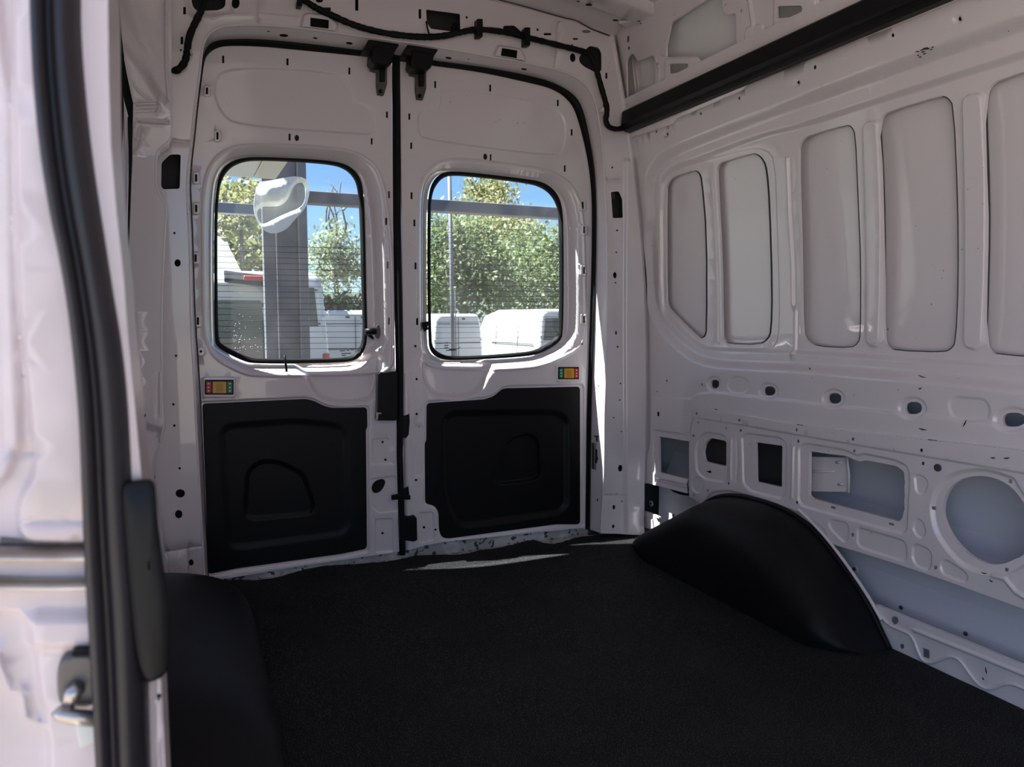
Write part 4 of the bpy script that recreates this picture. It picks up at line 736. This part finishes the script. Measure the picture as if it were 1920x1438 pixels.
# weatherstrip
wl = cha([(57, -60), (57, 0), (59, 60), (63, 150), (75, 280), (94, 400), (114, 490), (130, 590), (142, 700), (150, 800), (155, 940), (159, 1050), (165, 1150), (172, 1270), (180, 1438), (184, 1500)], 2, False)
wr = cha([(158, -60), (158, 0), (158, 60), (165, 160), (180, 300), (200, 430), (218, 550), (234, 640), (245, 740), (250, 830), (255, 940), (262, 1030), (269, 1100), (275, 1200), (277, 1270), (281, 1438), (284, 1500)], 2, False)
wl, wr = [resamp(x, 1, False)[np.linspace(0, len(resamp(x, 1, False)) - 1, 90).astype(int)] for x in (wl, wr)]
A, B = onY(wl, YP - .016), onY(wr, YP - .012)
A = np.vstack([[A[0] + [-.004, 0, .60]], A, [A[-1] + [.004, 0, -.66]]]); B = np.vstack([[B[0] + [-.004, 0, .60]], B, [B[-1] + [.004, 0, -.66]]])
ws = [(0, .012), (.0, -.004), (.06, -.010), (.16, -.012), (.27, -.004), (.33, -.0015), (.40, -.006), (.52, -.010), (.68, -.0095), (.82, -.005), (.93, -.001), (1, .010)]
weather = tag(loft('weatherstrip', [A + (B - A) * k + np.array([0, d, 0]) for k, d in ws], M['strip']), 'thick black weatherstrip running down the near side door pillar', 'seal')
bo = cha([(225, 904), (262, 899), (290, 898), (293, 930), (297, 990), (309, 1075), (319, 1160), (318, 1240), (308, 1272), (262, 1284), (240, 1100), (228, 960)], 2)
def bmp(k, d): c = bo.mean(0); return onY(c + (bo - c) * k, YP - .017 + d)
rows = [bmp(1.0, .03), bmp(1.0, 0), bmp(.985, -.003), bmp(.95, -.0045), bmp(.5, -.006), bmp(.05, -.0065)]
bm_ = tag(loft('door_bumper', rows, M['arch'], closed=True), 'dark plastic bumper pad beside the thick weatherstrip', 'bumper')
# sliding door track and striker
tr_ = tag(empty('door_track', tuple(onY([(80, 1050)], YP)[0])), 'worn metal sliding door track crossing the near white pillar', 'door track')
invt = Matrix.Translation(-tr_.location)
def PT(o): o.parent = tr_; o.matrix_parent_inverse = invt; return o
x0_, x1_ = -60, 176
def bar(name, ya, yb, d0, d1, m_):
    a, b = onY([(x0_, ya - 2), (20, ya), (90, ya + 1), (x1_, ya)], YP), onY([(x0_, yb - 2), (20, yb), (90, yb + 1), (x1_, yb)], YP)
    return PT(loft(name, [a + [0, d0 + .004, 0], a + [0, d0, 0], a + (b - a) * .3 + [0, d1, 0], a + (b - a) * .7 + [0, d1, 0], b + [0, d0, 0], b + [0, d0 + .006, 0]], m_))
bar('track_lip', 1018, 1046, -.004, -.016, M['chrome']); bar('track_groove', 1046, 1080, -.002, .010, M['chrome']); bar('track_lower_lip', 1080, 1100, -.004, -.012, M['chrome']); PT(prism('track_shadow_gap', onY([(0, 1008), (60, 1014), (170, 1014), (170, 1018), (0, 1019)], YP - .002), (0, .002, 0), M['gray']))
st = tag(empty('door_striker', tuple(onY([(145, 1300)], YP)[0])), 'grey metal door striker bolted low on the near white pillar', 'striker')
invs = Matrix.Translation(-st.location)
def PS(o): o.parent = st; o.matrix_parent_inverse = invs; return o
PS(prism('striker_plate', onY(cha([(106, 1300), (106, 1258), (114, 1236), (130, 1228), (190, 1226), (190, 1330), (112, 1330)], 2), YP - .008), (0, .012, 0), M['gray'], None, .003)); PS(prism('striker_hood', onY([(132, 1224), (190, 1222), (190, 1232), (134, 1234)], YP - .014), (0, .012, 0), M['black'], None, .002))
PS(tube('striker_bar', onY([(104, 1332), (112, 1338), (140, 1344), (190, 1348)], YP - .016), [.003, .0042, .0045, .0045], M['chrome'], None, 10)); PS(tube('striker_post', onY([(125, 1330), (136, 1300), (150, 1285)], YP - .012), [.0035, .005, .004], M['chrome'], None, 10))
PS(prism('striker_tag', onY([(140, 1358), (178, 1362), (180, 1392), (150, 1404)], YP - .004), (0, .003, 0), M['canopy'], None, .001))

# dried rain spots on the lower corner of the left glass
rs = np.random.RandomState(5); VV, FF = [], []
for k in range(150):
    x = 412 + abs(rs.randn()) * 32; y = 660 - abs(rs.randn()) * 38
    if x > 560 or y < 470 or (x < 440 and y > 640): continue
    c = onY([(x, y)], YG - .0015)[0]; r = .0009 + .0012 * rs.rand() ** 2; b = len(VV)
    VV += [c + [r, 0, 0], c + [0, 0, r], c + [-r, 0, 0], c + [0, 0, -r], c + [0, -r * .6, 0]]; FF += [(b, b + 1, b + 4), (b + 1, b + 2, b + 4), (b + 2, b + 3, b + 4), (b + 3, b, b + 4)]
dr = PD1(mk('rain_spots', VV, FF, M['white'])); dr['kind'] = 'stuff'

# ================================================================== outside, behind the van
gx_, gy_ = np.meshgrid(np.linspace(-60, 90, 40), np.linspace(-60, 120, 46)); gz = -.66 - 1.2 * sm((gy_ - 9) / 12)
V = np.stack([gx_.ravel(), gy_.ravel(), gz.ravel()], 1); n = 40
tag(mk('ground', V, [(i * n + k, i * n + k + 1, (i + 1) * n + k + 1, (i + 1) * n + k) for i in range(45) for k in range(n - 1)], M['asphalt'], smooth=True), kind='structure')
GZ = lambda y: -.66 - 1.2 * float(sm(np.array([(y - 9) / 12]))[0])
# steel post with cross beams
YQ = 5.2
po_ = tag(empty('steel_post', tuple(onY([(535, 597)], YQ)[0] * [1, 1, 0] + [0, 0, -.66])), 'grey steel canopy post standing behind the left rear window', 'post')
invp = Matrix.Translation(-po_.location)
def PP(o): o.parent = po_; o.matrix_parent_inverse = invp; return o
def px_x(x, Y, y=500): return float(onY([(x, y)], Y)[0, 0])
xa, xb, xc = px_x(498, YQ), px_x(522, YQ), px_x(577, YQ)
PP(box('web', ((xa + xb) / 2, YQ + .14, 2.2), (xb - xa, .10, 5.7), M['post'])); PP(box('flange', ((xb + xc) / 2 - .03, YQ + .05, 2.2), (xc - xb - .06, .06, 5.7), M['post'], None, .006)); PP(box('edge_channel', (xc - .03, YQ + .02, 2.2), (.06, .10, 5.7), M['post'], None, .006)); PP(box('edge_channel', (xb, YQ + .02, 2.2), (.018, .012, 5.7), M['post'], None, .004))
PP(box('timber_packer', (px_x(496, YQ - .2, 310), YQ - .2, 2.35), (.09, .06, .65), M['wood'], None, .004))
def beam(pa, pb, h, Y, label, name='cross_beam'):
    a, b = onY([pa, pb], Y); c = (a + b) / 2; ln = abs(b[0] - a[0]); z = (a[2] + b[2]) / 2
    return tag(box(name, (c[0], Y, z), (ln, .12, h), M['post'], None, .006), label, 'beam')
beam((560, 372), (1120, 404), .085, YQ + .3, 'grey steel cross beam spanning the upper right rear window'); beam((300, 386), (505, 394), .085, YQ + 1.6, 'grey steel cross beam left of the post')
# canopy
cz = float(onY([(440, 333)], 4.2)[0, 2])
cn = tag(empty('canopy_roof', (-1.5, 4.2, cz)), 'pale flat canopy panel seen in the upper left rear window corner', 'canopy'); invc = Matrix.Translation(-cn.location)
for x0, x1 in ((-3.2, px_x(474, 4.2, 333)), (px_x(475.5, 4.2, 333), px_x(487, 4.2, 333) + .08)):
    o = box('canopy_panel', ((x0 + x1) / 2, 4.2 - .55, cz + .03), (x1 - x0, 1.1, .05), M['canopy'], None, .004); o.parent = cn; o.matrix_parent_inverse = invc
# solid translucent stand-in for the window reflection, set before the post
def formed_shape():
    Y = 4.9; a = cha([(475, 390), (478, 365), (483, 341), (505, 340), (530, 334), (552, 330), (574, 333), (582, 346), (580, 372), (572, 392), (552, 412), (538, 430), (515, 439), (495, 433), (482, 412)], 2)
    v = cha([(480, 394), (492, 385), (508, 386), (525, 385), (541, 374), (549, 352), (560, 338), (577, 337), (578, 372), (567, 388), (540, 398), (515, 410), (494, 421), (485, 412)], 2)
    root = tag(empty('glass_reflection', tuple(onY([(528, 385)], Y)[0])), 'white translucent shape standing in for a reflection in left rear window', 'formed_shape'); inv = Matrix.Translation(-root.location)
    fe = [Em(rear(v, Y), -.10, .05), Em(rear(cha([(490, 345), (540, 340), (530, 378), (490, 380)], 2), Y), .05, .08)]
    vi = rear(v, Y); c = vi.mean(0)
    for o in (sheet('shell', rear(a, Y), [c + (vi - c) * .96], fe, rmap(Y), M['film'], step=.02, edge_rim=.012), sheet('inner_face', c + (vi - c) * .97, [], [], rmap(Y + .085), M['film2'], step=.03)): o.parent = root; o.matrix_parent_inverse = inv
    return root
hd = formed_shape()
# pale pointed solid standing in for a reflection, with an added pole
sl = onY([(408, 395), (416, 398), (421, 420), (432, 460), (448, 495), (462, 525), (440, 540), (405, 540)], 21.0); sl[:, 1] += (sl[:, 2] - 1.5) * .4
sr = tag(empty('pointed_reflection', (float(sl[0, 0]) - .05, 21.2, GZ(21))), 'pale pointed stand-in for a reflection at the left edge of left rear window', 'reflected_shape'); invf = Matrix.Translation(-sr.location)
for o in (prism('reflection_solid', sl, (0, .02, 0), M['canopy'], None), tube('added_pole', [(sl[0, 0] - .05, 21.2, GZ(21)), (sl[0, 0] - .02, sl[0, 1], sl[0, 2] + .1)], .04, M['post'], None, 10)): o.parent = sr; o.matrix_parent_inverse = invf
# utility poles
def pole(px0, px1, Y, r, label):
    a, b = onY([px0, px1], Y); a[2] = GZ(Y)
    a[0] = b[0] + (a[0] - b[0])
    root = tag(empty('utility_pole', tuple(a)), label, 'pole'); inv = Matrix.Translation(-root.location)
    for nm, q, rr in (('shaft', [a, (a + b) / 2, b], r), ('cable_sleeve', [a + [r * 1.3, -r, 0], b * .45 + a * .55 + [r * 1.3, -r, 0]], r * .35)):
        o = tube(nm, np.array(q), rr, M['post'] if nm == 'shaft' else M['gray'], None, 10); o.parent = root; o.matrix_parent_inverse = inv
pole((851, 660), (841, 250), 20, .055, 'tall slim utility pole in front of the big green tree')
# vans
def van(Y, pxc, width, ztop, yaw, label, length=5.2, win=True, lights=True, h=2.45, red=True):
    x = float(onY([(pxc, 600)], Y)[0, 0]); g = ztop - h
    root = tag(empty('parked_van', (x, Y, g)), label, 'van', 'white vans parked behind'); root.rotation_euler = (0, 0, yaw)
    w = width / 2
    def sect(y, sw, sh, z0): # rounded body section
        P = fil([(-w * sw, z0), (w * sw, z0), (w * sw * .99, h * .45), (w * sw * .88, h * sh), (-w * sw * .88, h * sh), (-w * sw * .99, h * .45)], .26, 5); return np.stack([P[:, 0], np.full(len(P), y), P[:, 1]], 1)
    rows = [sect(-.02, .90, .955, .45), sect(0.0, .955, .985, .36), sect(.10, .995, 1.0, .30), sect(length * .62, 1, 1.0, .30), sect(length * .78, .99, .93, .30), sect(length * .9, .97, .62, .30), sect(length, .93, .5, .36)]
    b = loft('body', rows, M['van_white'], root, closed=True)
    n = len(rows[0]); mk('rear_face', rows[0], [tuple(range(n))], M['van_white'], root)
    def bx_(name, c, s, m_, bev=.01): return box(name, c, s, m_, root, bev)
    bx_('door_seam', (0, -.03, h * .6), (.015, .02, h * .68), M['gray'], 0); bx_('door_seam', (0, -.028, h * .30), (width * .8, .02, .012), M['gray'], 0); bx_('door_crease', (0, -.03, h * .60), (width * .84, .02, .03), M['gray'], .004); bx_('door_crease', (0, -.03, h * .86), (width * .8, .02, .03), M['gray'], .004)
    if win:
        for s in (-1, 1): prism('rear_window', [(s * w * .06, -.032, h * .58), (s * w * .80, -.032, h * .58), (s * w * .74, -.034, h * .88), (s * w * .06, -.034, h * .88)], (0, .02, 0), M['winglass'], root, .01)
    for s in (-1, 1):
        bx_('tail_lamp', (s * w * .93, .02, h * .29), (.12, .12, .34), M['tail'], .02); bx_('hinge', (s * w * .90, -.02, h * .64), (.07, .05, .06), M['canopy'], .01); bx_('hinge', (s * w * .2, -.03, h * .93), (.10, .05, .05), M['blackmatt'], .01)
        if win == 2: prism('side_window', [(s * w * 1.0, .9, h * .58), (s * w * 1.0, 2.2, h * .58), (s * w * .945, 2.2, h * .84), (s * w * .945, .9, h * .84)], (s * .012, 0, 0), M['winglass'] if win else M['canopy'], root)
        for y in (1.0, length * .8): tube('wheel', [(s * (w - .12), y, .34), (s * (w + .01), y, .34)], .34, M['blackmatt'], root, 20)
        for y in (1.35, 2.9): prism('side_seam', [(s * w * 1.003, y, h * .2), (s * w * 1.003, y + .03, h * .2), (s * w * .955, y + .03, h * .8), (s * w * .955, y, h * .8)], (s * .006, 0, 0), M['gray'], root)
        prism('side_rail', [(s * w * 1.002, .3, h * .52), (s * w * 1.002, 3.2, h * .52), (s * w * 1.0, 3.2, h * .535), (s * w * 1.0, .3, h * .535)], (s * .006, 0, 0), M['gray'], root)
    bx_('number_plate', (-.35, -.045, h * .36), (.36, .015, .12), M['white'], .004); bx_('bumper', (0, -.05, .42), (width * .95, .16, .2), M['gray'], .03)
    return root
v1 = van(24, 859, 1.95, 1.07, .10, 'white van facing away, low left in the right rear window', win=False)
emb = empty('badge', (0.18, -.046, 2.45 * .35), v1)
emb.location = (.22, -.05, .86); ring = tube('badge_ring', [(0, 0, 0)] * 0 + [(.09 * math.cos(a), 0, .07 * math.sin(a)) for a in np.linspace(0, 2 * math.pi, 20)], .012, M['green'], emb, 6); box('badge_mark', (0, 0, .0), (.02, .012, .10), M['green'], emb); box('badge_mark', (0, 0, .045), (.09, .012, .02), M['green'], emb)
v2 = van(22, 1058, 2.05, 1.22, .10, 'large white van seen at an angle low right in the right rear window')
v3 = van(13.2, 512, 1.85, 1.70, -.06, 'white van half hidden behind the grey post in the left rear window', h=2.2, win=2)
v4 = van(7.4, 345, 1.80, 1.33, -.05, 'white van with raised red brake light at the left edge of left rear window', h=2.1)
prism('roof_spoiler', [(.35, -.25, 2.0), (.85, -.30, 1.95), (.88, -.02, 2.02), (.35, .1, 2.08)], (0, 0, .05), M['blackmatt'], v4, .01); box('high_brake_lamp', (.66, -.28, 2.04), (.30, .06, .045), M['tail'], v4, .01)
v5 = van(19, 666, 1.9, 1.12, -.12, 'far white panel van at the lower right of left rear window', win=False)
# trees
def tree(px, Y, r, nleaf, lm, label, ls=.16, trunk=True, bare=0, squash=.8, base=None):
    c = onY([px], Y)[0]; g = GZ(Y); root = tag(empty('tree', (c[0], Y, g)), label, 'tree', 'trees beyond the parked vans'); rs = np.random.RandomState(int(px[0] * 7 + px[1])); inv = Matrix.Translation(-root.location)
    def A(o): o.parent = root; o.matrix_parent_inverse = inv; return o
    nc = 26; cl = rs.randn(nc, 3); cl /= np.linalg.norm(cl, axis=1)[:, None]; cl *= (rs.rand(nc) ** .4)[:, None] * r * .8; cl[:, 2] *= squash; cl += c
    if trunk:
        base = np.array([c[0], Y, g]); top = c + [0, 0, -r * .1]
        A(tube('trunk', np.array([base, base * .6 + top * .4 + [.05 * r, 0, 0], top]), [r * .075, r * .06, r * .04], M['bark'], None, 9))
        for i in range(min(nc, 14)): m_ = top * .45 + cl[i] * .55 + rs.randn(3) * .1 * r + [0, 0, -.1 * r]; A(tube('branch', np.array([top + [0, 0, -.25 * r * rs.rand()], m_, cl[i]]), [r * .03, r * .018, r * .006], M['bark'], None, 6))
    for i in range(bare):
        a = c + [rs.uniform(-.3, .3) * r, 0, 0]; pts = [a]
        for k in range(5): pts.append(pts[-1] + np.array([rs.uniform(-.14, .26), rs.uniform(-.1, .1), rs.uniform(.2, .4)]) * r)
        A(tube('bare_branch', cha(np.array(pts), 1, False), np.linspace(.035, .008, len(cha(np.array(pts), 1, False))) * r, M['bark'], None, 6))
        for k in (2, 3, 4): A(tube('twig', np.array([pts[k], pts[k] + np.array([rs.uniform(-.3, .3), 0, rs.uniform(.1, .35)]) * r]), [.012 * r, .004 * r], M['bark'], None, 5))
    ci = rs.randint(0, nc, nleaf); p = cl[ci] + rs.randn(nleaf, 3) * r * .17
    d1 = rs.randn(nleaf, 3); d1 /= np.linalg.norm(d1, axis=1)[:, None]; d2 = np.cross(d1, rs.randn(nleaf, 3)); d2 /= np.linalg.norm(d2, axis=1)[:, None]
    s = ls * (.6 + .8 * rs.rand(nleaf))[:, None]; V = np.stack([p - d1 * s, p + d2 * s * .5, p + d1 * s, p - d2 * s * .5], 1).reshape(-1, 3)
    f = A(mk('foliage', V, np.arange(nleaf * 4).reshape(-1, 4), lm)); f['kind'] = 'stuff'
tree((868, 505), 32, 3.1, 11000, M['leaf_g'], 'big leafy green tree filling the left of right rear window', .11)
tree((985, 505), 41, 4.1, 11000, M['leaf_g'], 'broad green tree filling the right of right rear window', .13)
tree((925, 450), 53, 4.0, 6000, M['leaf_y'], 'yellowish tree top just under the beam in right rear window', .16)
tree((915, 362), 66, 3.4, 1800, M['leaf_y'], 'sparse olive treetop above the beam in right rear window', .22, squash=.45)
tree((450, 385), 20, 1.0, 1800, M['leaf_y'], 'olive tree crown under the canopy in left rear window', .085)
tree((452, 475), 27, 1.7, 3000, M['leaf_y'], 'yellow leaved tree above the red brake light in left rear window', .11)
tree((628, 490), 36, 2.2, 2600, M['leaf_p'], 'pale green shrubby tree right of the grey post', .11, bare=5)
tree((1095, 560), 60, 3.2, 5000, M['leaf_g'], 'distant green tree at the right edge of right rear window', .2)
tree((795, 545), 46, 2.6, 4000, M['leaf_g'], 'distant green tree at the left edge of right rear window', .2)
# hedge bank behind the vans
rs = np.random.RandomState(3); c = onY([(655, 568)], 30)[0]; nl = 6000; p = np.stack([c[0] + rs.uniform(-2.2, 2.2, nl), 30 + rs.uniform(-.5, .5, nl), rs.uniform(GZ(30), c[2] + .35, nl)], 1)
d1 = rs.randn(nl, 3) * .10; d2 = rs.randn(nl, 3) * .06; V = np.stack([p - d1, p + d2, p + d1, p - d2], 1).reshape(-1, 3)
tag(mk('hedge', V, np.arange(nl * 4).reshape(-1, 4), M['hedge']), 'dark hedge bank behind the far van, right of the grey post', 'hedge', kind='stuff')
